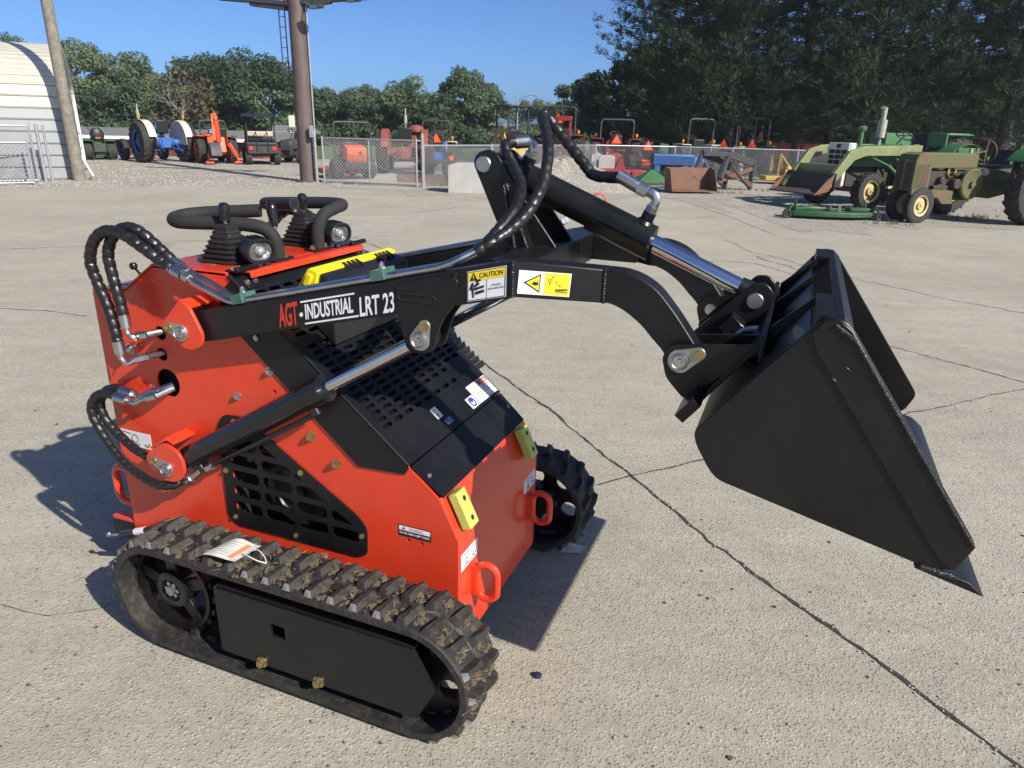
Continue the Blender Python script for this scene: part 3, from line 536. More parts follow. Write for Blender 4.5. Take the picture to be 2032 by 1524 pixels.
# ---------------- body shell
grl = [(-.872, .715), (-.845, .762), (-.775, .769), (-.668, .710), (-.374, .524), (-.348, .493), (-.350, .405), (-.376, .387), (-.833, .383), (-.868, .41)]
gin = [(-.835, .70), (-.80, .735), (-.775, .735), (-.668, .676), (-.395, .503), (-.378, .48), (-.378, .425), (-.39, .418), (-.825, .418), (-.835, .43)]
outl = rounded([(-1.31, .15), (-1.31, 1.093), (-1.165, 1.108), (-1.045, 1.19), (-.775, 1.19), (-.745, 1.172), (-.112, .640), (-.055, .52), (-.055, .15)], .006, 2)
near_panel = put('side_panel', plate_mesh([outl, circ(-1.05, .83, .046, 28), circ(-1.052, .99, .022, 18), circ(-1.058, .922, .021, 18), gin, circ(-.641, .868, .006, 10), circ(-.212, .486, .0055, 10), circ(-.169, .485, .0055, 10)], .006, side_M(-BW+.003)), M['red'], ldr)
put('side_panel', plate_mesh([outl], .006, side_M(BW-.003)), M['red'], ldr)
m = MB(); i_ = BW-.008                                          # front, bent sheet
m.prism([(-.112, .642), (-.055, .52), (-.055, .15), (-.061, .15), (-.061, .519), (-.117, .639)], -i_, i_); m.build('front_panel', M['red'], ldr, .0015)
m = MB(); m.prism([(-1.309, .15), (-1.309, 1.091), (-1.303, 1.091), (-1.303, .15)], -i_, i_); m.build('rear_panel', M['red'], ldr, .0015)
m = MB(); m.box(-1.30, -.062, -i_, i_, .152, .160); m.build('belly_plate', M['black'], ldr)
m = MB(); m.prism([(-1.312, 1.093), (-1.165, 1.112), (-1.045, 1.194), (-.776, 1.196), (-.772, 1.186), (-.766, 1.186), (-.768, 1.2015), (-1.048, 1.200), (-1.168, 1.118), (-1.312, 1.099)], -BW, BW)
con = m.build('console_top', M['red'], ldr, .0015)
m = MB(); m.prism([(-.767, 1.1945), (-.722, 1.1965), (-.720, 1.184), (-.714, 1.184), (-.716, 1.203), (-.767, 1.2005)], -.277, .285); m.build('console_lip', M['red'], con, .0015)
m = MB(); m.box(-1.27, -.86, -.27, .27, .20, 1.05); m.prism([(-.86, .20), (-.86, 1.05), (-.75, 1.05), (-.22, .60), (-.12, .45), (-.12, .2)], -.22, .22); m.build('engine', M['dark'], ldr)  # plain dark block added inside the shell to stop light coming through
m = MB(); m.lathe((-.62, -.262, .53), (0, -1, 0), [(0, .11), (.02, .11), (.02, .085), (.012, .08), (.012, .03), (.024, .03), (.024, 0)], 24)
for k in range(5): m.bar((-.82, -.23, .46+.05*k), (-.45, -.23, .43+.035*k), .012, .016)
m.build('engine_fan', M['bplastic'], ldr)
m = MB(); m.tube(cr([(-.80, -.27, .63), (-.72, -.285, .66), (-.62, -.28, .60), (-.52, -.27, .54)], 5), .012, 8); m.cyl((-.78, -.28, .67), (-.78, -.28, .60), .022, 12); m.build('fuel_hose', M['gloss'], ldr)
# grille with slots cut through
gl = [rounded(grl, .02, 3)]; edge = ((.294, .186), )
for r_ in range(6):
    z0 = .437+.0545*r_; z1 = z0+.036
    for x0, x1 in ((-.832, -.728), (-.714, -.606), (-.592, -.484), (-.470, -.372)):
        p = rslot(x0, x1, z0, z1, .014)
        p = clip_half(p, .5345, .8452, .5345*-.700+.8452*.700-.012)   # sloping front edge
        p = clip_half(p, -.62, .78, -.62*-.86+.78*.735-.01); p = clip_half(p, 1, 0, -.376)
        if len(p) > 3 and max(q[0] for q in p)-min(q[0] for q in p) > .02 and max(q[1] for q in p)-min(q[1] for q in p) > .012: gl.append(p)
gri = put('side_grille', plate_mesh(gl, .004, side_M(-BW-.0035)), M['black'], ldr)
for x, z in ((-.855, .574), (-.568, .627), (-.839, .413), (-.607, .403), (-.366, .463), (-.80, .748)):
    MB().hexbolt((x, -BW-.006, z), (0, -1, 0), .0065, .007).build('bolt', M['brass'], gri)
for x, z in ((-.521, .752), (-.440, .683)): MB().hexbolt((x, -BW, z), (0, -1, 0), .011, .014).build('bolt', M['brass'], near_panel)
for x, z in ((-.680, 1.026), (-.651, .929), (-.778, .833)): MB().hexbolt((x, -BW, z), (0, -1, 0), .009, .011).build('bolt', M['zinc'], near_panel)
# ---------------- hood (hinged upper part with vent slots, fixed lower cover), skirts
loops = [rounded([(-.742, -.316), (-.004, -.316), (-.004, .316), (-.742, .316)], .012, 3)]
for c_ in range(10):
    yc = -.265+c_*.0589; hl = .0225
    if c_ in (3, 7): hl = .019
    for r_ in range(23):
        s = -.655+r_*.0238
        if r_ in (8,) or (c_ > 7 and r_ > 19) or (c_ < 9 and c_ > 4 and r_ in (21,)): continue
        if -.50 < s < -.40 and -.2 < yc < .24: continue
        if r_ in (3, 4): continue
        loops.append(rslot(s-.0065, s+.0065, yc-hl, yc+hl, .0064, 2))
hood = put('hood', plate_mesh(loops, .004, hoodM(.002)), M['black'], ldr)
m = MB()                                                          # louvre fins below the slots
for c_ in range(0, 10, 3):
    yc = -.265+c_*.0589
    for r_ in range(9, 23): m.obox(hp(-.655+r_*.0238+.004, yc+.06, -.016), eS*.010-eN*.006, eY*.085, eN*.0006)
m.build('louvre_fins', M['satin'], hood)
cov = put('front_cover', plate_mesh([rounded([(0.0, -.314), (.124, -.304), (.124, .304), (0.0, .314)], .003, 1)], .004, hoodM(.0018)), M['black'], ldr)
for y in (-.285, .285): MB().hexbolt(hp(.052, y, .004), eN, .0055, .006).build('screw', M['zinc'], cov)
sk = MB(); sk.prism([(-.752, 1.180), (-.203, .7185), (-.215, .697), (-.365, .690), (-.503, .812), (-.790, 1.070), (-.800, 1.10), (-.790, 1.15)], -.3205, -.3165); both('hood_skirt', sk, M['black'])
MB().tube([hp(-.735, -.317, .001), hp(-.004, -.317, .001)], .004, 8).build('hood_edge', M['black'], hood)
MB().tube([hp(-.735, .317, .001), hp(-.004, .317, .001)], .004, 8).build('hood_edge', M['black'], hood)
for y0 in (-.318, .232):                                          # hinges
    h = MB(); h.obox(hp(-.700, y0+.05, .0065), eS*.028, eY*.030, eN*.0025); h.cyl((-.735, y0+.005, 1.209), (-.735, y0+.09, 1.209), .008, 10); h.box(-.775, -.735, y0+.005, y0+.06, 1.2035, 1.2075)
    ho = h.build('hinge', M['satin'], hood, .001)
    for dy in (.03, .062): MB().hexbolt(hp(-.692, y0+dy, .009), eN, .0065, .007).build('hinge_bolt', M['zinc'], hood)
    for dy in (.018, .045): MB().hexbolt((-.760, y0+dy, 1.2075), (0, 0, 1), .0055, .006).build('hinge_bolt', M['zinc'], hood)
# latch, recess outline, stickers on the hood
lt = MB(); lt.obox(hp(-.035, -.041, .008), eS*.010, eY*.017, eN*.004); lt.build('latch', M['zinc'], hood, .001)
MB().lathe(hp(-.036, -.041, .012), eN, [(0, .010), (.004, .010), (.004, .005), (.002, .004), (.002, 0)], 16).build('latch_knob', mat('blue_steel', (.18, .28, .5), .25, .8), hood)
MB().tube(cr([hp(a, b, .0045) for a, b in ((-.047, -.019), (-.049, .02), (-.049, .073), (-.039, .078), (-.029, .070), (-.029, .02), (-.029, -.014))], 4), .0007, 5).build('pull_recess', M['gloss'], hood)
def hstick(name, s0, s1, y0, y1, mt='white', o=.0046): return put(name, plate_mesh([[(s0, y0), (s1, y0), (s1, y1), (s0, y1)]], .0006, hoodM(o)), M[mt], hood)
def hrect(st, s0, s1, y0, y1, mt, o=.0053): put('print', plate_mesh([[(s0, y0), (s1, y0), (s1, y1), (s0, y1)]], .0002, hoodM(o)), M[mt], hood)
hstick('danger_sticker', -.088, -.015, .168, .312)
hrect(0, -.0835, -.0665, .243, .308, 'redink')
put('lettering', text_mesh('DANGER', .042, .010, .0003, hoodT(-.070, .261, .0056), .012), M['white'], hood)
put('lettering', text_mesh('ELECTRIC SHOCK', .055, .005, .0003, hoodT(-.057, .248, .0054)), M['ink'], hood)
for k, (t_, y_, w_) in enumerate((('DO NOT TOUCH', .248, .045), ('LIVE PARTS', .248, .05), ('KEEP AWAY', .185, .045), ('HOT SURFACE', .180, .05))):
    put('lettering', text_mesh(t_, w_, .004, .0003, hoodT((-.048, -.038, -.045, -.033)[k], y_, .0054)), M['ink'], hood)
for a, b, c, d in ((-.0845, -.0835, .171, .309), (-.020, -.019, .171, .309), (-.0845, -.019, .171, .1722), (-.0845, -.019, .239, .2402), (-.0845, -.019, .308, .309)): hrect(0, a, b, c, d, 'ink')
hstick('helmet_sticker', -.057, -.015, .113, .164)
put('print', plate_mesh([circ(-.036, .1385, .0185, 20), circ(-.0345, .1385, .0105, 14)], .0002, hoodM(.0053)), M['blueink'], hood)
put('print', plate_mesh([circ(-.041, .1385, .0075, 12)], .0002, hoodM(.0056)), M['blueink'], hood)
hstick('latch_sticker', -.097, -.058, -.070, -.037); hrect(0, -.072, -.063, -.056, -.053, 'ink'); hrect(0, -.074, -.071, -.060, -.049, 'ink'); hrect(0, -.090, -.082, -.059, -.049, 'yel')
# ---------------- front fittings
tf = Vector((-.112+.055, 0, .642-.52)); tf.normalize(); fn = Vector((-tf.z, 0, tf.x))*-1
for y in (-.262, .225):
    c_ = Vector((-.078, y, .590)); p = MB(); p.obox(c_+fn*.016, tf*.056, Vector((0, .026, 0)), fn*.016); pd = p.build('bumper_pad', M['pad'], ldr, .005)
    q = MB()
    for dz in (-.03, .03): q.lathe(c_+tf*dz+fn*.0325, fn, [(0, .008), (-.006, .007), (-.006, 0)], 12)
    q.build('screw_hole', M['dark'], pd)
for y0, y1 in ((-.297, -.188), (.196, .302)):
    t = MB(); t.box(-.0548, -.0541, y0, y1, .410, .465); tg = t.build('lifting_tag', M['white'], ldr)
    XM = lambda y, z: Matrix(((0, 0, 1, -.0538), (1, 0, 0, y), (0, 1, 0, z), (0, 0, 0, 1)))
    g = MB(); g.torus((-.0539, y0+.078, .447), (1, 0, 0), .010, .0009, 16, 4); g.tube([(-.0539, y0+.085+.009*math.cos(a), .428+.009*math.sin(a)) for a in [R(-200+26*i) for i in range(9)]], .0016, 5)
    g.torus((-.0539, y0+.035, .430), (1, 0, 0), .0085, .0012, 14, 4); g.tube([(-.0539, y0+.016, .418), (-.0539, y0+.055, .418)], .001, 4); g.tube([(-.0539, y0+.057, .413), (-.0539, y0+.057, .462)], .0006, 4); g.tube([(-.0539, y0+.020, .446), (-.0539, y0+.050, .446)], .001, 4)
    g.build('pictogram', M['ink'], tg)
    put('lettering', text_mesh('LIFTING', .04, .007, .0003, XM(y0+.012, .453)), M['ink'], tg)
def ring_loop(xc, zc, sx=.040, sz=.062, y=0, t=.011):           # welded tie-down ring
    o_ = [Vector((xc+a, y, zc+b)) for a, b in rslot(-sx, sx, -sz, sz, .036, 5)]
    m = MB(); m.tube(o_, t, 8, closed=True); return m
for y in (-.22, .25):
    m = ring_loop(-.008, .342, .032, .058, y, .0115); m.box(-.055, -.038, y-.012, y+.012, .295, .39); m.build('tie_down_ring', M['red'], ldr, 0)
for y in (-.29,):
    m = ring_loop(-1.352, .395, .046, .068, y+.005, .0135); m.build('tie_down_ring', M['red'], ldr)
# warning sticker on the side
ws = MB(); ws.box(-.244, -.139, -BW-.0008, -BW, .497, .533); wso = ws.build('warning_sticker', M['ink'], near_panel)
MB().box(-.241, -.142, -BW-.0012, -BW-.0007, .516, .530).build('print', M['white'], wso)
put('lettering', text_mesh('WARING', .045, .009, .0003, side_M(-BW-.0014) @ Matrix.Translation((-.208, .5185, 0))), M['redink'], wso)
put('lettering', text_mesh('PLACE AREA KEEP CLEAR', .096, .0062, .0003, side_M(-BW-.001) @ Matrix.Translation((-.2395, .5045, 0))), M['white'], wso)
put('print', plate_mesh([[(-.232, .5185), (-.219, .5185), (-.2255, .529)]], .0003, side_M(-BW-.0014)), M['redink'], wso)
rs = MB(); rs.box(-1.297, -1.165, -BW-.0008, -BW, .578, .632); rso = rs.build('rear_sticker', M['white'], near_panel)
g = MB(); g.torus((-1.235, -BW-.001, .607), (0, 1, 0), .014, .0011, 16, 4); g.tube([(-1.285, -BW-.001, .625), (-1.25, -BW-.001, .622)], .0012, 4); g.tube([(-1.255, -BW-.001, .588), (-1.215, -BW-.001, .588)], .0012, 4); g.tube([(-1.195, -BW-.001, .592), (-1.18, -BW-.001, .585), (-1.172, -BW-.001, .60)], .0016, 4); g.build('pictogram', M['ink'], rso)
# ---------------- ears that carry arm and lift cylinder
up = rounded([(-.937, 1.055), (-.855, 1.135), (-.825, 1.115), (-.788, 1.04), (-.80, 1.005), (-.845, .988), (-.90, 1.01)], .03, 4)
lo = rounded([(-1.003, .678), (-.943, .650), (-.928, .600), (-.955, .552), (-1.01, .540), (-1.085, .585), (-1.082, .622)], .03, 4)
def ear(poly, webs):
    m = MB(); m.prism(poly, -.408, -.398)
    for a, b in webs: m.bar((a[0], -.357, a[1]), (b[0], -.357, b[1]), .084, .008, up=(-(b[1]-a[1]), 0, b[0]-a[0]))
    return both('arm_ear' if poly is up else 'cylinder_ear', m, M['red'], None, .0015)
e1 = ear(up, [((-.925, 1.068), (-.862, 1.128)), ((-.86, 1.128), (-.828, 1.112))]); e2 = ear(lo, [((-1.07, .64), (-1.0, .684)), ((-1.0, .684), (-.97, .672))])
def pinplate(par, x, z, bx, bz, y, r=.026, sgn=-1):               # pin head with its keeper plate
    d = Vector((bx-x, 0, bz-z)); n_ = d.normalized(); pr = Vector((-n_.z, 0, n_.x)); pts = []
    c0, c1 = Vector((x, 0, z)), Vector((bx, 0, bz))
    a0 = math.atan2(n_.z, n_.x)
    for i in range(13): t = a0+math.pi/2+math.pi*i/12; pts.append((x+r*math.cos(t), z+r*math.sin(t)))
    for i in range(9): t = a0-math.pi/2+math.pi*i/8; pts.append((bx+r*.56*math.cos(t), bz+r*.56*math.sin(t)))
    m = MB(); m.prism(pts, y, y+sgn*.006); k = m.build('pin_plate', M['pinplate'], par, .001)
    MB().lathe((x, y+sgn*.006, z), (0, sgn, 0), [(0, r*.72), (.006, r*.72), (.007, r*.64), (.003, r*.52), (.003, r*.25), (.008, r*.22), (.008, 0)], 20).build('pin', M['zinc'], par)
    MB().hexbolt((bx, y+sgn*.006, bz), (0, sgn, 0), r*.33, .010).build('pin_bolt', M['brass'], par)
pinplate(e1[0], -.866, 1.040, -.906, 1.050, -.408); pinplate(e2[0], -1.002, .588, -1.048, .608, -.408)
pinplate(e1[1], -.866, 1.040, -.906, 1.050, .408, sgn=1); pinplate(e2[1], -1.002, .588, -1.048, .608, .408, sgn=1)
# ---------------- arms
def zt(x): return 1.099+.2425*(x+.814)
def zb(x): return 1.012+.2485*(x+.805)
m = MB(); m.prism(arc(-.868, 1.043, .044, 270, 104, 8)+[(.115, zt(.115)), (.122, zb(.122))], -.385, -.327)
m.add([(.115, -.385, zb(.122)), (.115, -.327, zb(.122)), (.115, -.327, zt(.115)), (.115, -.385, zt(.115)), (.30, -.29, 1.229), (.30, -.232, 1.229), (.30, -.232, 1.306), (.30, -.29, 1.306)],
      [(0, 1, 2, 3), (7, 6, 5, 4), (0, 4, 5, 1), (1, 5, 6, 2), (2, 6, 7, 3), (3, 7, 4, 0)])
ft = [(p.x, p.y) for p in cr([(a, b, 0) for a, b in ((.30, 1.306), (.343, 1.304), (.384, 1.292), (.421, 1.269), (.455, 1.233), (.48, 1.203), (.52, 1.150))], 3)]
fb = [(p.x, p.y) for p in cr([(a, b, 0) for a, b in ((.452, 1.110), (.446, 1.132), (.418, 1.160), (.389, 1.189), (.35, 1.216), (.317, 1.229), (.30, 1.229))], 3)]
m.prism(ft+[(.515, 1.12), (.49, 1.098)]+fb, -.29, -.232)
me = m.mesh('loader_arm'); arm = put('loader_arm', me, M['black'], ldr, .003); armf = put('loader_arm', flip(me), M['black'], ldr, .003)
wl = MB()
def bead(m, p, q, r=.0045):
    n = max(4, int((Vector(q)-Vector(p)).length/.005)); m.tube([Vector(p).lerp(Vector(q), i/n) for i in range(n+1)], [r*(.85+.22*(i % 2)) for i in range(n+1)], 6)
bead(wl, (.117, -.386, zb(.12)), (.115, -.386, zt(.115))); bead(wl, (.30, -.2915, 1.229), (.30, -.2915, 1.306))
bead(wl, (-.02, -.3865, zt(-.02)-.006), (-.045, -.3865, zt(-.02)-.05)); wl.build('weld_bead', M['weld'], arm)
# lugs under the arm for the lift cylinder
lg = rounded([(-.181, 1.215), (-.179, 1.165), (-.157, 1.090), (-.135, 1.076), (-.085, 1.085), (-.070, 1.140), (-.055, 1.175), (-.030, 1.205), (-.015, 1.27), (-.05, 1.278), (-.181, 1.245)], .014, 3)
m = MB(); m.prism(lg, -.3905, -.3825); m.prism(lg, -.329, -.321); lga = both('cylinder_lug', m, M['black'], None, .0015)
pinplate(lga[0], -.118, 1.114, -.104, 1.150, -.3905, .027); pinplate(lga[1], -.118, 1.114, -.104, 1.150, .3905, .027, 1)
m = MB(); m.tube([(x, -.391, z) for x, z in rslot(-.175, -.075, 1.207, 1.224, .008, 3)], .0022, 5, closed=True); m.build('weld_bead', M['weld'], lga[0])
# lettering and stickers on the near arm
sa = math.atan(.245); aX = Vector((math.cos(sa), 0, math.sin(sa))); aZ = Vector((-math.sin(sa), 0, math.cos(sa)))
def armT(x, z, o=.0008, sh=0.0): return colM(aX, Vector((0, 0, 1))*(1) + aX*sh, Vector((0, -1, 0)), Vector((x, -.385-o, z)))
put('lettering', text_mesh('AGT', .064, .063, .0004, armT(-.541, 1.089), .022), M['redink'], arm)
put('lettering', text_mesh('INDUSTRIAL', .151, .041, .0004, armT(-.455, 1.121), .022), M['palet'], arm)
put('lettering', text_mesh('LRT 23', .102, .050, .0004, armT(-.289, 1.1485), .018), M['palet'], arm)
def armrect(x0, x1, zc, h, mt='palet', par=None): put('print', plate_mesh([[(0, 0), ((x1-x0)/math.cos(sa), 0), ((x1-x0)/math.cos(sa), h), (0, h)]], .0004, armT(x0, zc)), M[mt], par or arm)
armrect(-.468, -.303, 1.1635, .0045); armrect(-.458, -.293, 1.108, .0045)
put('print', plate_mesh([circ(0, 0, .0058, 14)], .0004, armT(-.468, 1.133)), M['palet'], arm)
def pictos(par, T, w, h, kind):
    def poly(loops, mt, o=.0004): put('print', plate_mesh(loops, .0003, T @ Matrix.Translation((0, 0, o))), M[mt], par)
    if kind == 0:
        poly([[(.003, h*.66), (w-.003, h*.66), (w-.003, h-.003), (.003, h-.003)]], 'yel')
        poly([[(.007, h*.68), (.027, h*.68), (.017, h*.95)]], 'ink', .0008); poly([[(.0162, h*.73), (.0178, h*.73), (.0182, h*.86), (.0158, h*.86)]], 'yel', .0012)
        put('lettering', text_mesh('CAUTION', w*.6, h*.16, .0003, T @ Matrix.Translation((w*.32, h*.735, .0008)), .012), M['ink'], par)
        put('lettering', text_mesh('PRESS', w*.24, h*.055, .0002, T @ Matrix.Translation((w*.64, h*.42, .0008))), M['ink'], par)
        put('lettering', text_mesh('KEEP HANDS AWAY', w*.42, h*.055, .0002, T @ Matrix.Translation((w*.55, h*.31, .0008))), M['ink'], par)
        poly([[(w*.505, .003), (w*.512, .003), (w*.512, h*.65), (w*.505, h*.65)]], 'ink')
        for b in ([(.006, .028), (.012, .043), (.018, .042), (.016, .030), (.019, .008), (.015, .008), (.012, .026)], [(.018, .036), (.028, .043), (.033, .038), (.020, .030)], [(.017, .030), (.044, .034), (.044, .029), (.018, .024)], [(.020, .021), (.043, .024), (.045, .018), (.022, .014)], [(.021, .047), (.034, .050), (.036, .045), (.024, .042)]): poly([b], 'ink', .0006)
        for a, b, c_, d in ((.0015, w-.0015, .0015, .003), (.0015, w-.0015, h-.003, h-.0015), (.0015, .003, .0015, h-.0015), (w-.003, w-.0015, .0015, h-.0015)): poly([[(a, c_), (b, c_), (b, d), (a, d)]], 'ink', .0005)
    else:
        poly([[(w*.5, .002), (w-.002, .002), (w-.002, h-.002), (w*.5, h-.002)]], 'yel')
        poly([[(w*.10, h*.5), (w*.42, h*.10), (w*.42, h*.90)]], 'ink', .0005); poly([[(w*.15, h*.5), (w*.40, h*.18), (w*.40, h*.82)]], 'yel', .0009)
        poly([[(w*.24, h*.46), (w*.33, h*.40), (w*.38, h*.42), (w*.38, h*.60), (w*.34, h*.52), (w*.30, h*.58), (w*.28, h*.5)]], 'ink', .0013)
        poly([[(w*.55, h*.72), (w*.63, h*.66), (w*.60, h*.42)], [(w*.57, h*.69), (w*.61, h*.66), (w*.60, h*.52)]], 'ink'); poly([[(w*.61, h*.70), (w*.69, h*.92), (w*.70, h*.90), (w*.625, h*.68)]], 'ink')
        poly([[(w*.69, h*.62), (w*.72, h*.56), (w*.79, h*.44), (w*.77, h*.42), (w*.82, h*.38), (w*.80, h*.50), (w*.79, h*.47), (w*.72, h*.60), (w*.72, h*.63)]], 'ink')
        poly([[(w*.72, h*.30), (w*.94, h*.33), (w*.97, h*.28), (w*.84, h*.22), (w*.96, h*.20), (w*.96, h*.16), (w*.76, h*.14), (w*.70, h*.22)]], 'ink')
s_ = put('caution_sticker', plate_mesh([[(0, 0), (.099, 0), (.099, .070), (0, .070)]], .0005, armT(.004, 1.219, .001)), M['white'], arm); pictos(s_, armT(.004, 1.219, .0014), .099, .070, 0)
mX = Vector((.185, .095, -.014)).normalized(); mZ = Vector((0, 0, 1)); mN = mX.cross(mZ).normalized(); mZ = mN.cross(mX)
def midT(t, z, o): return colM(mX, mZ, mN, Vector((.118, -.3845, 1.318))+mX*t+mZ*z+mN*o)
s_ = put('bucket_warning_sticker', plate_mesh([[(0, 0), (.118, 0), (.118, .053), (0, .053)]], .0005, midT(.012, -.066, .001)), M['white'], arm); pictos(s_, midT(.012, -.066, .0014), .118, .053, 1)
# steel lines on top of the arms with clamps and hose ends
for ao, sg in ((arm, 1), (armf, -1)):
    for dy, k in ((-.374, 0), (-.345, 1)):
        pts = [(-.86-.03*k, dy, 1.192+.012*k), (-.80, dy, 1.168+.006*k), (-.725, dy, 1.141+.002*k), (-.70, dy, zt(-.70)+.011), (-.50, dy, zt(-.50)+.011), (-.2, dy, zt(-.2)+.011), (-.075, dy, zt(-.075)+.011), (-.045, dy, zt(-.045)+.016), (-.02, dy+.015, zt(-.02)+.024), (.004, dy+.03, zt(.004)+.032)]
        MB().tube([(x, y*sg, z) for x, y, z in pts], .0095, 10).build('hydraulic_line', M['zinc'], ao)
        f = MB(); a, b = Vector((-.845-.03*k, dy, 1.186+.012*k)), Vector((-.90-.03*k, dy, 1.208+.014*k)); f.cyl(a, a.lerp(b, .35), .0145, 6); f.cyl(a.lerp(b, .4), b, .0165, 12); f.cyl(b, b+(b-a)*.7, .0150, 12)
        f.v = [(x, y*sg, z) for x, y, z in f.v]; f.build('hose_fitting', M['zinc'], ao)
    for x in (-.675, -.235):
        c_ = MB(); c_.obox((x, -.360*sg, zt(x)+.018), aX*.019, Vector((0, .029, 0)), aZ*.013); cl = c_.build('line_clamp', M['glassgreen'], ao, .001)
        MB().hexbolt((x, -.360*sg, zt(x)+.031), aZ, .0075, .012).build('bolt', M['zinc'], cl)
# cross tube at the bend, gussets
m = MB(); m.box(.03, .125, -.326, .326, 1.232, 1.310); m.build('cross_tube', M['black'], ldr, .004)
for s_ in (-1, 1): MB().prism([(.125, 1.235), (.26, 1.235), (.285, 1.30), (.125, 1.305)], s_*.232, s_*.224).build('arm_gusset', M['black'], ldr, .002)
tw = rounded([(-.128, 1.510), (-.118, 1.535), (-.085, 1.546), (-.060, 1.535), (.0, 1.450), (.112, 1.308), (.112, 1.29), (.0, 1.285), (-.045, 1.335)], .022, 4)
m = MB(); m.prism(tw, -.075, -.064); tws = both('cylinder_tower', m, M['satin'], None, .002)
m = MB(); m.lathe((-.096, -.075, 1.508), (0, -1, 0), [(0, .021), (.006, .021), (.008, .019), (.008, 0)], 20); m.build('pin', M['zinc'], tws[0])
m = MB(); m.prism([(-.020, 1.465), (-.012, 1.468), (.050, 1.305), (.015, 1.300)], -.115, -.0765); rb = m.build('tower_rib', M['satin'], ldr, .002)
w_ = MB(); bead(w_, (-.016, -.117, 1.467), (.048, -.117, 1.306)); bead(w_, (-.022, -.117, 1.462), (.013, -.117, 1.303)); bead(w_, (.0, -.08, 1.305), (.09, -.08, 1.308)); w_.build('weld_bead', M['weld'], rb)
m = MB(); m.prism([(-.020, 1.465), (-.012, 1.468), (.050, 1.305), (.015, 1.300)], .0765, .115); m.build('tower_rib', M['satin'], ldr, .002)
# ---------------- cylinders
def cylinder(p, q, y, rb, rr, tb, name, m1, near_clear=.0):
    p, q = Vector((p[0], y, p[1])), Vector((q[0], y, q[1])); d = (q-p).normalized(); L_ = (q-p).length; e = p+d*tb
    m = MB(); m.lathe(p+d*.035, d, [(0, rb*.55), (.01, rb*.8), (.02, rb), (tb-.095, rb), (tb-.095, rb*1.07), (tb-.04, rb*1.07), (tb-.038, rb*.9), (tb-.035, rb*.6), (tb-.035, 0)], 24); m.cyl(p-Vector((0, .024, 0)), p+Vector((0, .024, 0)), .028, 18)
    b = m.build(name, M[m1], ldr)
    MB().cyl(e-d*.05, q-d*.02, rr, 20).build('piston_rod', M['chrome'], b)
    k = MB(); k.lathe(q-d*.05, d, [(0, rr*1.2), (.03, rr*1.3)], 16); k.cyl(q-Vector((0, .026, 0)), q+Vector((0, .026, 0)), .029, 18); k.build('rod_end', M['black'], b)
    return b, p, d
for y, sg in ((-.362, -1), (.362, 1)):
    b, p, d = cylinder((-1.002, .588), (-.118, 1.114), y, .036, .0185, .675, 'lift_cylinder', 'gloss')
    n_ = Vector((d.z, 0, -d.x))
    t = MB(); t.tube(cr([p+d*.10+n_*.045, p+d*.16+n_*.053, p+d*.4+n_*.053, p+d*.57+n_*.052, p+d*.60+n_*.038], 5), .008, 8); t.cyl(p+d*.08+n_*.02, p+d*.08+n_*.06, .013, 12); t.cyl(p+d*.60+n_*.02, p+d*.60+n_*.055, .015, 12); t.build('return_pipe', M['gloss'], b)
    f = MB(); f.cyl(p+d*.075+n_*.052, p+d*.02+n_*.060, .014, 6); f.cyl(p+d*.02+n_*.06, p-d*.01+n_*.064, .0155, 12); f.cyl(p+d*.13+n_*.055, p+d*.10+n_*.055, .014, 6); f.build('hose_fitting', M['zinc'], b)
tb_, tp, td = cylinder((-.096, 1.508), (.615, 1.221), 0, .040, .0225, .475, 'tilt_cylinder', 'satin')
tn = Vector((-td.z, 0, td.x))
m = MB()                                                           # trough guard under the tilt cylinder
ring = []
for k, t_ in enumerate((.30, .48)):
    c_ = tp+td*t_; ring.append([c_+Vector((0, math.cos(a), 0))*.047+tn*math.sin(a)*.047 for a in [R(190+160*i/10) for i in range(11)]]+[c_+Vector((0, math.cos(a), 0))*.044+tn*math.sin(a)*.044 for a in [R(350-160*i/10) for i in range(11)]])
m.loft(ring); m.build('cylinder_guard', M['satin'], tb_)
m = MB(); c_ = tp+td*.435; m.cyl(c_+tn*.03, c_+tn*.066, .017, 16); m.lathe(c_+tn*.036, tn, [(0, .026), (.008, .02)], 16); m.build('hose_port', M['satin'], tb_); c2 = tp+td*.085; MB().cyl(c2+tn*.03, c2+tn*.055, .018, 16).build('hose_port', M['satin'], tb_)
f = MB(); f.cyl(c_+tn*.066, c_+tn*.080, .0165, 6); f.tube(cr([c_+tn*.08, c_+tn*.098, c_+tn*.108-td*.012, c_+tn*.108-td*.035], 4), .0125, 10); f.cyl(c_+tn*.108-td*.03, c_+tn*.108-td*.055, .0175, 6); f.cyl(c_+tn*.108-td*.055, c_+tn*.112-td*.115, .0165, 14)
f.build('hose_fitting', M['zinc'], tb_); f = MB(); f.cyl(c2+tn*.055, c2+tn*.068, .017, 6); f.tube(cr([c2+tn*.068, c2+tn*.078, (.0, -.004, 1.568), (-.012, -.012, 1.566)], 4), .0135, 10); f.cyl((.004, -.004, 1.567), (-.030, -.022, 1.563), .0165, 14); f.build('hose_fitting', M['zinc'], tb_)
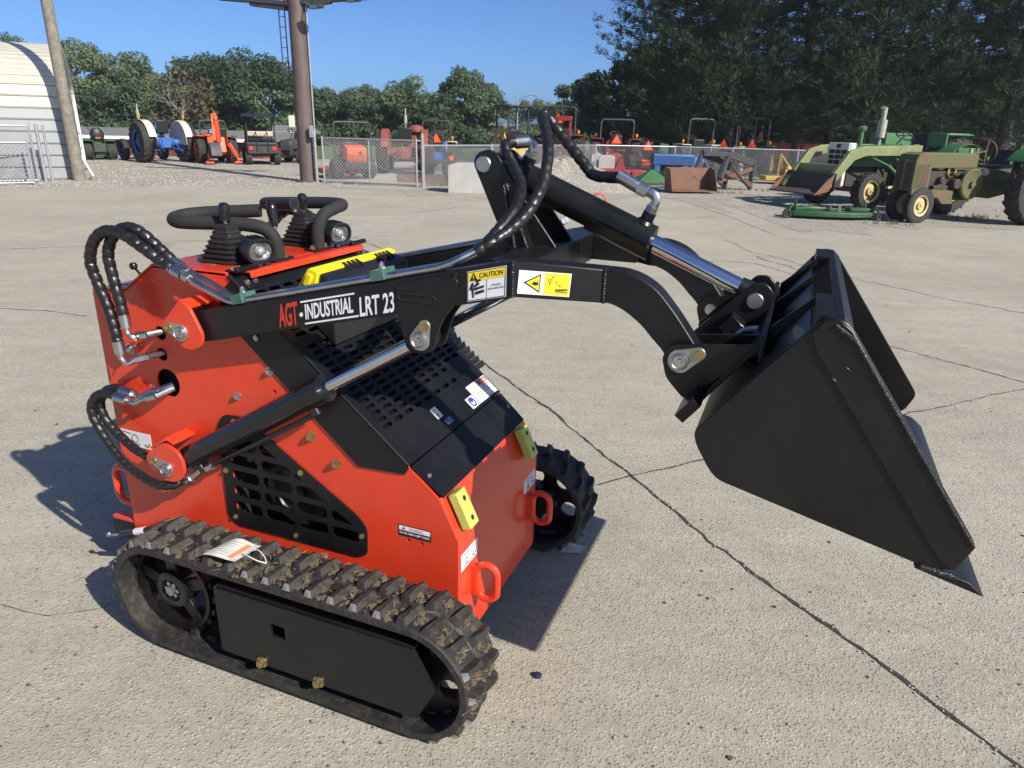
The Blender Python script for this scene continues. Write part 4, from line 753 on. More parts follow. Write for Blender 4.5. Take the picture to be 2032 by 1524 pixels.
# ---------------- hoses with spiral sleeves
def hose(pts, r=.0155, par=None, n=14):
    return MB().tube(cr(pts, n), r, 12, spiral=(.028, .26)).build('hydraulic_hose', M['hose'], par or ldr)
h0 = c_+tn*.112-td*.10
hose([(.004, -.341, 1.328), (.033, -.320, 1.348), (.056, -.290, 1.367), (.073, -.255, 1.388), (.085, -.220, 1.412), (.092, -.180, 1.445), (.093, -.140, 1.479), (.087, -.105, 1.514), (.077, -.070, 1.549), (.058, -.035, 1.585), (.039, -.005, 1.610), (.021, .03, 1.628), (.020, .048, 1.634), (.031, .060, 1.623), (.053, .060, 1.598), (.081, .055, 1.570), (.114, .045, 1.539), (.144, .035, 1.511), (.176, .025, 1.487), tuple(h0)], .0150, n=8)
hose([(-.022, -.018, 1.563), (-.042, -.030, 1.562), (-.051, -.040, 1.554), (-.042, -.055, 1.535), (-.016, -.075, 1.508), (.007, -.095, 1.485), (.026, -.120, 1.462), (.040, -.16, 1.440), (.045, -.21, 1.41), (.03, -.27, 1.37), (.012, -.315, 1.335)], .0150, n=8)
hose([(-.9, -.374, 1.209), (-.945, -.378, 1.232), (-.99, -.385, 1.262), (-1.055, -.39, 1.295), (-1.12, -.39, 1.297), (-1.172, -.39, 1.262), (-1.20, -.388, 1.205), (-1.192, -.385, 1.150), (-1.165, -.385, 1.075), (-1.148, -.39, 1.02), (-1.136, -.395, .965)], .0165)
hose([(-.93, -.345, 1.224), (-.975, -.35, 1.262), (-1.02, -.36, 1.300), (-1.065, -.365, 1.308), (-1.11, -.37, 1.285), (-1.138, -.375, 1.235), (-1.138, -.375, 1.18), (-1.122, -.378, 1.10), (-1.112, -.38, 1.045)], .0165)
f = MB()
for (x, z, y), (hx, hz) in (((-1.112, 1.045, -.38), (-1.052, .99)), ((-1.136, .965, -.395), (-1.058, .922))):
    f.cyl((x, y, z+.01), (x+.003, y, z-.028), .0165, 14); f.tube(cr([(x+.003, y, z-.028), (x+.006, y, z-.045), (x+.022, y+.003, z-.058), (hx-.04, y+.02, hz-.004)], 5), .0085, 10); f.cyl((hx-.045, y+.018, hz-.004), (hx-.022, -BW-.03, hz), .0135, 6); f.cyl((hx-.022, -BW-.03, hz), (hx, -BW+.02, hz+.002), .0105, 10)
f.build('hose_fitting', M['zinc'], near_panel)
m = MB(); m.ball((-1.168, -.335, .93), .014, 12); m.cyl((-1.168, -.315, .93), (-1.168, -.335, .93), .018, 14); m.bar((-1.175, -.345, .925), (-1.19, -.352, .895), .006, .003); m.build('panel_lock', M['zinc'], near_panel)
hose([(-1.205, -.372, .777), (-1.245, -.374, .782), (-1.29, -.378, .772), (-1.322, -.38, .735), (-1.326, -.38, .695), (-1.305, -.38, .65), (-1.265, -.385, .605), (-1.20, -.395, .56), (-1.13, -.40, .532), (-1.06, -.405, .520), (-1.01, -.395, .522), (-.985, -.375, .535)], .0145)
hose([(-1.205, -.350, .790), (-1.25, -.352, .793), (-1.292, -.355, .770), (-1.312, -.358, .725), (-1.296, -.36, .679), (-1.259, -.362, .648), (-1.212, -.366, .62), (-1.165, -.37, .60), (-1.11, -.365, .582), (-1.05, -.345, .565)], .0145)
f = MB()
for y, z in ((-.372, .777), (-.350, .790)):
    f.cyl((-1.215, y, z), (-1.165, y, z-.004), .0165, 14); f.tube(cr([(-1.165, y, z-.004), (-1.14, y, z-.008), (-1.115, y+.01, z+.004), (-1.095, y+.015, z+.012)], 5), .0085, 10); f.cyl((-1.10, y+.012, z+.010), (-1.07, y+.022, z+.018), .0125, 6); f.cyl((-1.07, y+.022, z+.018), (-1.04, -BW+.01, z+.035), .0105, 10)
f.build('hose_fitting', M['zinc'], near_panel)
hose([(-.93, .345, 1.224), (-.99, .34, 1.262), (-1.05, .32, 1.295), (-1.09, .29, 1.27), (-1.10, .26, 1.22)], .0165); hose([(-.93, .374, 1.224), (-1.0, .37, 1.275), (-1.06, .35, 1.295), (-1.11, .32, 1.26), (-1.12, .28, 1.20)], .0165)
# ---------------- tilt coupler and bucket
tB = Vector((.187, 0, .242)).normalized(); nB = Vector((-tB.z, 0, tB.x)); B0 = Vector((.55, 0, 1.02))
m = MB(); m.obox(B0+tB*.10+nB*.022, tB*.092, Vector((0, .315, 0)), nB*.006); m.box(.648, .659, -.318, .318, 1.10, 1.203); m.obox(B0+tB*.005+nB*.034, tB*.028, Vector((0, .40, 0)), nB*.012)
cp = m.build('coupler_plate', M['satin'], ldr, .002)
br = rounded([(.447, 1.128), (.464, 1.160), (.655, 1.183), (.662, 1.176), (.505, 1.036), (.460, 1.082)], .012, 3)
for y0, y1 in ((-.312, -.302), (-.222, -.212), (.302, .312), (.212, .222)):
    MB().prism(br, y0, y1).build('coupler_bracket', M['satin'], cp, .0015)
pinplate(cp, .488, 1.126, .526, 1.147, -.312, .027); pinplate(cp, .488, 1.126, .526, 1.147, .312, .027, 1)
m = MB(); m.lathe((.488, .210, 1.126), (0, -1, 0), [(0, .016), (.004, .016), (.005, 0)], 18); m.build('pin_end', M['zinc'], cp)
er = rounded([(.470, 1.118), (.592, 1.248), (.605, 1.263), (.636, 1.266), (.656, 1.243), (.655, 1.188), (.645, 1.12), (.56, 1.06)], .018, 4)
for y0, y1 in ((-.058, -.046), (.046, .058)):
    e = MB().prism(er, y0, y1).build('tilt_ear', M['satin'], cp, .002)
MB().lathe((.615, -.058, 1.221), (0, -1, 0), [(0, .020), (.005, .020), (.007, .018), (.007, 0)], 20).build('pin', M['zinc'], cp)
m = MB(); m.obox((.577, -.083, 1.158), (.020, 0, -.017), (0, .026, 0), (.013, 0, .017)); m.build('latch_housing', M['gloss'], cp, .002)
m = MB(); m.tube(cr([(.566, -.122, 1.122), (.582, -.122, 1.140), (.598, -.120, 1.158), (.615, -.117, 1.1645), (.640, -.112, 1.167)], 4), .0085, 10); m.build('latch_lever', M['zinc'], cp)
bs = rounded([(.548, 1.022), (.556, .992), (.590, .938), (.610, .921), (1.004, .823), (1.058, .826), (1.084, .886), (.806, 1.272), (.783, 1.289), (.755, 1.288), (.735, 1.262)], .018, 4)
bk = MB(); bk.prism([(.552, 1.024), (.735, 1.260), (.742, 1.256), (.560, 1.022), (.563, .998), (.594, .945), (.612, .930), (1.02, .828), (1.02, .820), (.608, .921), (.588, .937), (.553, .994)], -.436, .436)
bucket = bk.build('bucket', M['satin'], ldr, .0015)
for s_ in (-1, 1):
    sp = MB().prism(bs, s_*.446, s_*.437).build('bucket_side_plate', M['satin'], bucket, .002)
    m = MB(); m.prism([(.737, 1.255), (.752, 1.220), (1.03, .842), (1.058, .83), (1.081, .886), (.806, 1.268), (.783, 1.285), (.757, 1.284)], s_*.4505, s_*.4462); m.build('edge_stiffener', M['satin'], sp, .002)
    m = MB(); m.torus((.800, s_*.4500, 1.185), (0, 1, 0), .016, .0009, 18, 4); m.build('blanked_hole', M['satin'], sp)
    w_ = MB(); bead(w_, (1.076, s_*.4515, .888), (.812, s_*.4515, 1.252), .0035); bead(w_, (.812, s_*.4515, 1.252), (.775, s_*.4515, 1.276), .004); w_.build('weld_bead', M['weld'], sp)
m = MB(); m.prism([(.7745, 1.281), (.7745, 1.2885), (.789, 1.2885), (.808, 1.270), (.803, 1.263), (.788, 1.280)], -.436, .436); m.build('top_lip', M['black'], bucket, .001)
for y0, y1 in ((-.436, -.225), (.285, .436)): m = MB(); m.prism([(.741, 1.262), (.743, 1.2885), (.774, 1.2885), (.774, 1.281), (.749, 1.281), (.747, 1.262)], y0, y1); m.build('lip_end', M['black'], bucket, .001)
for y in (-.225, .05, .285): MB().prism([(.662, 1.165), (.662, 1.205), (.742, 1.280), (.742, 1.262)], y-.004, y+.004).build('lip_gusset', M['satin'], bucket)
m = MB(); m.prism([(.992, .8175), (1.002, .829), (1.085, .8105), (1.116, .786)], -.45, .45); ce = m.build('cutting_edge', M['black'], bucket, .001)
w_ = MB(); bead(w_, (1.0, -.4475, .822), (1.065, -.4475, .812), .006); w_.build('weld_bead', M['weld'], ce)
# ---------------- controls on the console
def boot(x, y, z=1.202):
    prof = []
    for i in range(7):
        hw = .070-.0062*i; zz = z+.0135*i; prof += [(hw, zz), (hw*1.06, zz+.005), (hw*.86, zz+.011)]
    prof += [(.030, z+.104), (.016, z+.110)]; rings = []
    for hw, zz in prof: rings.append([(x+a, y+b, zz) for a, b in rslot(-hw, hw, -hw*.86, hw*.86, hw*.32, 4)])
    b = MB().loft(rings).build('control_boot', M['boot'], con)
    MB().cyl((x, y, z+.105), (x, y, z+.13), .006, 8).build('stick', M['zinc'], b)
    MB().lathe((x, y, z+.118), (0, 0, 1), [(0, .0145), (.02, .0165), (.038, .017), (.046, .015), (.052, .008), (.053, 0)], 16).build('knob', M['gloss'], b)
boot(-.885, -.175); boot(-.892, .195)
m = MB(); m.tube([(-.832, -.02, 1.20), (-.852, -.005, 1.30)], .0055, 8); lv = m.build('lever', M['zinc'], con)
MB().lathe((-.8495, -.007, 1.288), (-.02, .015, .10), [(0, .011), (.005, .0125), (.05, .017), (.066, .0165), (.076, .010), (.078, 0)], 16).build('knob', M['gloss'], lv)
hn = [(-.768, -.098, 1.204), (-.770, -.10, 1.255), (-.79, -.112, 1.292), (-.84, -.13, 1.306), (-.93, -.16, 1.308), (-1.04, -.19, 1.307), (-1.09, -.17, 1.311), (-1.095, -.115, 1.317), (-1.04, -.06, 1.323), (-.905, .0, 1.332)]
hf = [(-.779, .118, 1.204), (-.779, .12, 1.265), (-.772, .145, 1.312), (-.762, .20, 1.332), (-.775, .255, 1.337), (-.86, .275, 1.336), (-.98, .265, 1.33), (-1.04, .215, 1.33), (-1.0, .145, 1.336), (-.85, .10, 1.350)]
for h_ in (hn, hf):
    g = MB().tube(cr(h_, 8), .0205, 14).build('grip_handle', M['foam'], con)
    MB().cyl(h_[-1], Vector(h_[-1])+(Vector(h_[-1])-Vector(h_[-2])).normalized()*.002, .014, 16).build('handle_end', M['gloss'], g)
    b = MB(); x, y, z = h_[0]; b.box(x-.025, x+.025, y-.045, y+.045, z-.001, z+.006); f = b.build('handle_foot', M['gloss'], g, .001)
    for dy in (-.033, .033): MB().hexbolt((x, y+dy, z+.006), (0, 0, 1), .007, .009).build('bolt', M['brass'], con)
def lamp(x, y, z, ay):
    ax = Vector((math.cos(R(ay)), math.sin(R(ay)), -.05)).normalized(); sd = Vector((-ax.y, ax.x, 0)).normalized(); u_ = ax.cross(sd)*-1
    def ring(t, a, b): return [Vector((x, y, z))+ax*t+sd*p+(u_ if u_.z > 0 else -u_)*q for p, q in rslot(-a, a, -b, b, b*.95, 6)]
    m = MB(); m.loft([ring(-.065, .022, .018), ring(-.06, .028, .023), ring(-.03, .040, .031), ring(.012, .046, .036), ring(.016, .046, .036), ring(.016, .039, .029), ring(.004, .036, .026)]); b = m.build('work_lamp', M['bplastic'], con)
    for k in range(5):
        q = Vector((x, y, z))-ax*.03+sd*(-.024+.012*k)+(u_ if u_.z > 0 else -u_)*.031; MB().obox(q, ax*.028, sd*.0015, Vector((0, 0, .005))).build('cooling_fin', M['bplastic'], b)
    m = MB(); m.loft([ring(.005, .037, .027), ring(.009, .036, .026), ring(.006, .022, .018), ring(.002, .018, .015)]); m.build('reflector', M['lens'], b)
    MB().ball(Vector((x, y, z))+ax*.006, .015, 14).build('lens', M['bulb'], b)
    m = MB(); m.box(x-.015, x+.015, y-.03, y+.03, 1.2025, 1.206); m.cyl((x, y-.018, 1.205), (x, y-.018, z-.025), .005, 8); m.cyl((x, y+.018, 1.205), (x, y+.018, z-.025), .005, 8); m.build('lamp_bracket', M['gloss'], b)
lamp(-.752, -.198, 1.246, -18); lamp(-.762, .205, 1.247, -14)
m = MB(); m.obox((-1.24, -.18, 1.107), Vector((.05, 0, .0065)), Vector((0, .10, 0)), Vector((0, 0, .001))); m.build('operator_label', M['white'], con)
m = MB()
for k in range(4): m.obox((-1.265+.016*k, -.18, 1.1055+.0021*k), Vector((.0025, 0, 0)), Vector((0, .085, 0)), Vector((0, 0, .0012)))
m.build('label_print', M['blueink'], con)
m = MB(); m.tube([(-1.20, -.20, 1.10), (-1.235, -.215, 1.155)], .004, 8); m.ball((-1.238, -.216, 1.16), .013, 10); m.build('choke_knob', M['gloss'], con)
# gas strut and step plate at the rear corner
m = MB(); m.prism(rounded([(-1.455, .235), (-1.30, .255), (-1.30, .165), (-1.45, .175)], .015, 3), -.29, -.28); m.build('step_bracket', M['black'], ldr, .001)
m = MB(); m.box(-1.42, -1.31, -.31, -.27, .262, .272); m.build('step_tab', M['red'], ldr, .001)
m = MB(); m.cyl((-1.36, -.335, .222), (-1.18, -.335, .292), .012, 14); gs = m.build('gas_strut', M['gloss'], ldr)
MB().cyl((-1.285, -.335, .2513), (-1.235, -.335, .2708), .0126, 14).build('strut_label', M['white'], gs); MB().cyl((-1.43, -.335, .200), (-1.36, -.335, .222), .005, 8).build('strut_rod', M['zinc'], gs); MB().ball((-1.43, -.33, .200), .010, 10).build('ball_joint', M['zinc'], gs)
# ---------------- tracks
TCX = (-.975, -.10); TR, TZ = .1815, .2035; TL = 2*(TCX[1]-TCX[0])+2*math.pi*TR
def tpos(s, off=0.0):                      # point and outward normal on the track loop (x,z)
    s %= TL; a = TCX[1]-TCX[0]; r_ = TR+off
    if s < a: return Vector((TCX[0]+s, TZ+r_)), Vector((0, 1))
    s -= a
    if s < math.pi*TR: t = math.pi/2-s/TR; n = Vector((math.cos(t), math.sin(t))); return Vector((TCX[1], TZ))+n*r_, n
    s -= math.pi*TR
    if s < a: return Vector((TCX[1]-s, TZ-r_)), Vector((0, -1))
    s -= a; t = -math.pi/2-s/TR; n = Vector((math.cos(t), math.sin(t))); return Vector((TCX[0], TZ))+n*r_, n
NL = 40; PIT = TL/NL
def lug_mesh(seed):
    r_ = random.Random(seed); j = lambda: r_.uniform(-.002, .002); m = MB()
    # local: x along track, y across, z outwards; sloped outer end and scooped trailing side
    m.add([(-.021, -.041, 0), (.012, -.041, 0), (.022, .040, 0), (-.006, .040, 0), (-.014+j(), -.032+j(), .020+j()), (.003+j(), -.033+j(), .018+j()), (.013+j(), .034+j(), .021+j()), (.001+j(), .036+j(), .018+j()), (-.006+j(), .002, .023+j()), (.007+j(), 0, .022+j())],
          [(3, 2, 1, 0), (0, 1, 5, 4), (2, 3, 7, 6), (1, 2, 6, 9, 5), (3, 0, 4, 8, 7), (4, 5, 9, 8), (8, 9, 6, 7)])
    me = m.mesh('tread_lug', 30); me.materials.append(M['lug']); return me
LUGS = [lug_mesh(i) for i in range(5)]
wm_ = MB(); wm_.add([(-.018, -.0425, .002), (.010, -.0425, .002), (.003, -.0350, .019), (-.013, -.0345, .020)], [(0, 1, 2, 3)]); WORN_GLINT = wm_.mesh('worn_glint', 0); WORN_GLINT.materials.append(M['wornglint'])  # pale worn lug tips, with the glint on their edges put into the colour
def make_track(y0, sg, full=True):
    # y0 outer side; sg=-1 near track (outer towards -y)
    yo, yi = y0, y0-sg*.18; yc = (yo+yi)/2
    m = MB(); rings = []
    for i in range(120):
        s = TL*i/120; rings.append([])
        for off, yy in ((-.022, yo), (-.004, yo), (0.0, yo-sg*.004), (0.0, yc+sg*.008), (-.006, yc), (0.0, yc-sg*.008), (0.0, yi+sg*.004), (-.004, yi), (-.022, yi)):
            p, n = tpos(s, off); rings[-1].append((p.x, yy, p.y))
    m.loft(rings, closed=True)
    trk = m.build('track_belt', M['rubber'], ldr)
    for i in range(NL):
        for row, yy in ((0, yo-sg*.045), (1, yi+sg*.045)):
            s = i*PIT+(.5*PIT if row else 0); p, n = tpos(s, -.001)
            bottom = abs(n.y+1) < 1e-3
            if bottom and i % 2 and row: pass
            ex = Vector((n.y, 0, -n.x)); ez = Vector((n.x, 0, n.y)); ey = ez.cross(ex)
            o = put('tread_lug', LUGS[(i*3+row) % 5], None, trk)
            f_ = 1 if (row == 0) == (sg < 0) else -1
            ML = o.matrix_local = colM(ex, ey, ez, Vector((p.x, yy, p.y))) @ Matrix.Diagonal((1, 1 if sg < 0 else -1, .8 if bottom else 1, 1))
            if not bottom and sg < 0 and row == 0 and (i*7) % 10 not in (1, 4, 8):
                k = put('worn_glint', WORN_GLINT, None, trk); k.matrix_local = ML
    m = MB()                                # guide horns inside
    for i in range(NL):
        p, n = tpos((i+.25)*PIT, -.022); ex = Vector((n.y, 0, -n.x)); ez = Vector((n.x, 0, n.y))
        for dy in (-.022, .022): m.obox(Vector((p.x, yc+dy, p.y))-ez*.010, ex*.016, Vector((0, .008, 0)), ez*.012)
    m.build('guide_horns', M['rubber'], trk, kind='stuff')
    # rear sprocket: rim, hub, five spokes
    A = Vector((0, sg, 0)); c_ = Vector((TCX[0], yc, TZ))
    m = MB(); m.lathe(c_-A*.03, A, [(0, .135), (0, .148), (.06, .148), (.06, .135), (.0, .135)], 36)
    for k in range(20):
        t = 2*math.pi*k/20; d = Vector((math.cos(t), 0, math.sin(t))); e = Vector((-d.z, 0, d.x)); m.obox(c_+d*.152, d*.010, Vector((0, .022, 0)), e*.011)
    sp = m.build('drive_sprocket', M['satin'], trk)
    m = MB()
    for k in range(5):
        t = 2*math.pi*(k+.3)/5; d = Vector((math.cos(t), 0, math.sin(t))); e = Vector((-d.z, 0, d.x)); m.obox(c_+A*.012+d*.095, d*.046, A*.010, e*.021)
    m.build('spoke', M['satin'], sp, .004)
    m = MB(); m.lathe(c_-A*.02, A, [(0, .062), (.055, .062), (.058, .056), (.058, .040), (.046, .036), (.046, 0)], 28); m.build('hub', M['gloss'], sp)
    m = MB(); m.lathe(c_+A*.026, A, [(0, .017), (.018, .017), (.020, .010), (.020, 0)], 6)
    for k in range(6): t = math.pi*k/3; m.cyl(c_+A*.024+Vector((math.cos(t)*.022, 0, math.sin(t)*.022)), c_+A*.034+Vector((math.cos(t)*.022, 0, math.sin(t)*.022)), .007, 6)
    m.build('hub_nut', M['zinc'], sp)
    # front idler with round holes
    c2_ = Vector((TCX[1]+.008, yc, TZ)); holes = [circ(c2_.x+.098*math.cos(R(a)), c2_.z+.098*math.sin(R(a)), .031, 16) for a in (-23, 49, 121, 193, 265)]
    put('front_idler', plate_mesh([circ(c2_.x, c2_.z, .157, 40)]+holes, .010, side_M(yc+sg*.02)), M['satin'], trk)
    m = MB(); m.lathe(c2_-A*.035, A, [(0, .145), (0, .156), (.07, .156), (.07, .145), (0, .145)], 40); m.lathe(c2_-A*.04, A, [(0, .05), (.08, .05), (.08, 0)], 20); m.build('idler_rim', M['satin'], trk)
    m = MB()
    for x in (-.72, -.56, -.40, -.26): m.lathe((x, yc-.05, .085), (0, 1, 0), [(0, .020), (0, .048), (.03, .048), (.03, .03), (.07, .03), (.07, .048), (.10, .048), (.10, 0)], 18)
    m.build('bogie_rollers', M['satin'], trk)
    m = MB(); m.box(-.80, -.10, yc-.035, yc+.035, .12, .26); m.box(-.70, -.35, yc, 0.30 if sg > 0 else -.30, .17, .24); m.build('track_frame', M['black'], trk, .003)
    yp = yo-sg*.012
    if sg < 0:
        pl = [(-.739, .313), (-.741, .088), (-.075, .088), (-.015, .202), (-.078, .316)]
        g = put('track_guard', plate_mesh([rounded(pl, .006, 2), [(-.546, .250), (-.497, .248), (-.497, .206), (-.546, .208)]], .008, side_M(yp)), M['black'], trk, .0015)
        m = MB(); m.box(-.739, -.078, yp+.002, yp+.05, .3135, .3215); m.box(-.7455, -.7375, yp-.004, yp+.03, .088, .318); m.build('guard_flange', M['black'], g, .002)
        for x, z in ((-.591, .098), (-.391, .098)): MB().hexbolt((x, yp-.004, z), (0, -1, 0), .0125, .015).build('bolt', M['brass'], g)
    return trk
trk = make_track(-.54, -1); trf = make_track(.655, 1)
# dried grass and mud caught between the lugs
m = MB(); md = MB(); rs_ = random.Random(3)
for i in range(1100):
    s = rs_.uniform(-.40, TCX[1]-TCX[0]+math.pi*TR*.62); row = rs_.random() < .55; yy = (-.54+.045 if row else -.36-.045)+rs_.gauss(0, .024)
    s = (round((s/PIT-(0 if row else .5)))+(0 if row else .5)+.40+rs_.gauss(0, .13))*PIT
    p, n = tpos(s, 0.002+abs(rs_.gauss(0, .008))); q = Vector((p.x, max(-.538, min(-.362, yy)), p.y)); d = Vector((rs_.uniform(-1, 1), rs_.uniform(-1, 1), rs_.uniform(-.15, .5)))*rs_.uniform(.004, .016); w_ = Vector((rs_.uniform(-1, 1), rs_.uniform(-1, 1), rs_.uniform(-1, 1)))*.0009
    m.add([q-d-w_, q-d+w_, q+d+w_*.4, q+d-w_*.4], [(0, 1, 2, 3)])
for i in range(46):
    for row in (0, 1):
        s = (i-9+(0 if not row else .5)+.42)*PIT
        if s > TCX[1]-TCX[0]+math.pi*TR*.6 or s < -.38: continue
        for k in range(7):
            p, n = tpos(s+rs_.gauss(0, .011), .002); q = Vector((p.x, (-.495 if not row else -.405)+rs_.gauss(0, .020), p.y)); r_ = rs_.uniform(.004, .012)
            b = MB().ball((0, 0, 0), r_, 6, (1, 1, .55)); md.add([Vector(v)*rs_.uniform(.75, 1.25)+q for v in b.v], b.f)
m.build('caught_straw', M['straw'], trk, smooth=0, kind='stuff'); md.build('caught_mud', M['mud'], trk, kind='stuff')
# paper hang tag lying on the track
tg = thing('paper_tag', 'crumpled white paper tag with a string lying on top of the muddy rubber track', 'tag', (0, 0, 0))
def mw(x, y, z): return ORG+FW*x+LT*y+Vector((0, 0, z))
m = MB(); ga, gb = 8, 5; vs = []
for i in range(ga+1):
    for j in range(gb+1):
        u_, v_ = i/ga, j/gb; vs.append(mw(-.765+.105*u_+.02*v_, -.535+.088*v_+.012*u_, .423+.007*math.sin(u_*5)*(.4+v_)+.012*u_*v_))
k = len(vs); m.add(vs+[v-Vector((0, 0, .0012)) for v in vs], [(i*(gb+1)+j, (i+1)*(gb+1)+j, (i+1)*(gb+1)+j+1, i*(gb+1)+j+1) for i in range(ga) for j in range(gb)]+[(k+i*(gb+1)+j+1, k+(i+1)*(gb+1)+j+1, k+(i+1)*(gb+1)+j, k+i*(gb+1)+j) for i in range(ga) for j in range(gb)])
m.build('paper', M['paper'], tg)
def tagpt(u_, v_, o=.0011): return mw(-.765+.105*u_+.02*v_, -.535+.088*v_+.012*u_, .423+.007*math.sin(u_*5)*(.4+v_)+.012*u_*v_+o)
m = MB()
for j in range(7): m.tube([tagpt(.12+.5*t, .15+.11*j) for t in (0, .25, .5, .75, 1)], .0006, 4)
m.build('fine_print', mat('grey_print', (.25, .25, .25), .7), tg)
m = MB(); m.add([tagpt(a, b, .0013) for a, b in ((.68, .1), (.83, .1), (.83, .5), (.83, .88), (.68, .88), (.68, .5))], [(0, 1, 2, 5), (5, 2, 3, 4)]); m.build('orange_print', mat('orange_print', (.6, .22, .1), .6), tg, smooth=0)
m = MB(); m.tube(cr([tagpt(1, .6, .002), mw(-.62, -.47, .437), mw(-.585, -.485, .433), mw(-.565, -.50, .428)], 5), .0014, 6); m.tube(cr([tagpt(.9, .4, .003), mw(-.63, -.50, .432), mw(-.595, -.505, .43), mw(-.565, -.503, .428)], 5), .0018, 6); m.build('string', M['white'], tg)
# ---------------- plastic case riding on the hood
cs = thing('tool_case', 'yellow and black plastic tool case wedged on the hood behind the loader arm', 'tool case', ORG, HEAD)
def hprism(mb, poly, y0, y1): return mb.loft([[hp(s, y0, o) for s, o in poly], [hp(s, y1, o) for s, o in poly]])
m = MB(); m.prism([(-.545, 1.200), (-.500, 1.178), (-.498, 1.16), (-.508, .990), (-.585, 1.053)], -.196, .216); cb = m.build('case_body', M['bplastic'], cs, .006)
m = MB(); m.prism([(-.652, 1.110), (-.585, 1.208), (-.572, 1.214), (-.5455, 1.203), (-.586, 1.054)], -.202, .222); m.prism([(-.600, 1.17), (-.580, 1.200), (-.560, 1.195), (-.585, 1.15)], -.210, -.200); m.build('case_lid', M['yplastic'], cs, .008)
for y0 in (-.070, .105):
    m = MB()
    for k in range(4): m.obox((-.538, y0+.022*k, 1.200), (.014, 0, -.006), (0, .005, 0), (.002, 0, .004)); m.cyl((-.552, y0+.022*k-.004, 1.2065), (-.552, y0+.022*k+.004, 1.2065), .0055, 8)
    m.build('case_latch', M['bplastic'], cb, .001, kind='stuff')
# ================================================================ MACHINES IN THE YARD (x forward, z up in each machine's own frame)
def paint(name, c, wear=.35, rough=.5, d=(.12, .075, .045)): return mat(name, c, rough, var=.12, vs=3, dirt=d, dirt_amt=wear, bump=.1, bs=60)
M['blue'] = paint('tractor_blue', (.035, .12, .40), .25); M['bluecr'] = paint('cream_fender', (.55, .52, .45), .3); M['orange'] = paint('tractor_orange', (.62, .085, .018), .15); M['faded'] = paint('sun_faded_red', (.25, .065, .045), .6)
M['trred'] = paint('tractor_red', (.26, .024, .022), .4); M['jgreen'] = paint('bright_green', (.028, .125, .035), .25); M['ogreen'] = paint('dull_green', (.055, .16, .06), .35); M['lgreen'] = paint('faded_loader_green', (.20, .235, .10), .5)
M['rustgreen'] = mat('rusty_green', (.095, .115, .036), .85, var=.2, vs=3, dirt=(.095, .058, .042), dirt_amt=.95, bump=.3, bs=60, col2=(.12, .078, .055), c2amt=.56); M['rusthood'] = paint('rusted_hood', (.12, .075, .055), .6, .85, (.10, .12, .04)); M['jyel'] = paint('rim_yellow', (.60, .38, .05), .35); M['rimy'] = paint('pale_rim', (.52, .42, .20), .4)
M['tyre'] = mat('dusty_tyre', (.026, .025, .024), .85, var=.25, vs=6, bump=.3, bs=60, dirt=(.12, .105, .085), dirt_amt=.35); M['smv'] = mat('fluorescent_orange', (.90, .13, .03), .45); M['amber'] = mat('amber_lens', (.70, .24, .02), .25); M['engine'] = mat('greasy_engine', (.035, .03, .026), .6, var=.4, vs=12, dirt=(.10, .06, .035), dirt_amt=.5)
M['rustst'] = mat('rusty_steel', (.17, .085, .05), .85, var=.3, vs=5, bump=.4, bs=50, dirt=(.07, .05, .045), dirt_amt=.6); M['oldblk'] = mat('worn_black_steel', (.035, .036, .04), .6, var=.3, vs=6, dirt=(.16, .15, .14), dirt_amt=.35); M['seatblk'] = mat('black_vinyl', (.015, .015, .016), .5); M['tan'] = mat('tan_cushion', (.42, .36, .27), .7); M['muff'] = mat('grey_muffler', (.36, .34, .30), .6, .3, var=.2, vs=10); M['whitep'] = paint('white_grille', (.60, .60, .55), .3); M['ylw'] = paint('implement_yellow', (.50, .34, .06), .5)
M['deckg'] = paint('mower_green', (.018, .085, .028), .35); M['bucketdark'] = mat('dark_rusty_bucket', (.045, .034, .028), .8, var=.4, vs=4, dirt=(.15, .075, .045), dirt_amt=.55)
M['bluetank'] = paint('blue_box', (.02, .085, .25), .5)
def vdir(b): return math.atan2(b.y, b.x)                       # direction of sight to a ground point
_tyres = {}
def tyre_mesh(r_, w_, ag):
    k = (round(r_, 3), round(w_, 3), ag)
    if k not in _tyres:
        m = MB(); a = Vector((0, 1, 0)); h = w_/2; m.lathe((0, -h, 0), a, [(.0, r_*.60), (w_*.04, r_*.70), (w_*.0, r_*.82), (w_*.06, r_*.925), (w_*.2, r_*.955), (w_*.5, r_*.965), (w_*.8, r_*.955), (w_*.94, r_*.925), (w_, r_*.82), (w_*.96, r_*.70), (w_, r_*.60)], 30, True)
        if ag == 1:
            n = 20
            for i in range(n):
                for sd in (-1, 1):
                    rg = []
                    for q in range(4):
                        t = 2*math.pi*(i+(.5 if sd > 0 else 0))/n+q*.07; y = sd*h*(.02+.32*q); rr_ = r_*(.955-.012*q*q/3)
                        d = Vector((math.cos(t), 0, math.sin(t))); e = Vector((-d.z, 0, d.x)); rg.append([d*rr_*.98+a*y-e*.026*r_/.7, d*rr_*.98+a*y+e*.026*r_/.7, d*(rr_+r_*.05)+a*y+e*.02*r_/.7, d*(rr_+r_*.05)+a*y-e*.02*r_/.7])
                    m.loft(rg)
        elif ag == 2:
            for y in (-.28, 0, .28): m.lathe((0, y*w_-.02*w_, 0), a, [(0, r_*.95), (0, r_*1.0), (w_*.13, r_*1.0), (w_*.13, r_*.95)], 30, True)
        _tyres[k] = m.mesh('tyre'); _tyres[k].materials.append(M['tyre'])
    return _tyres[k]
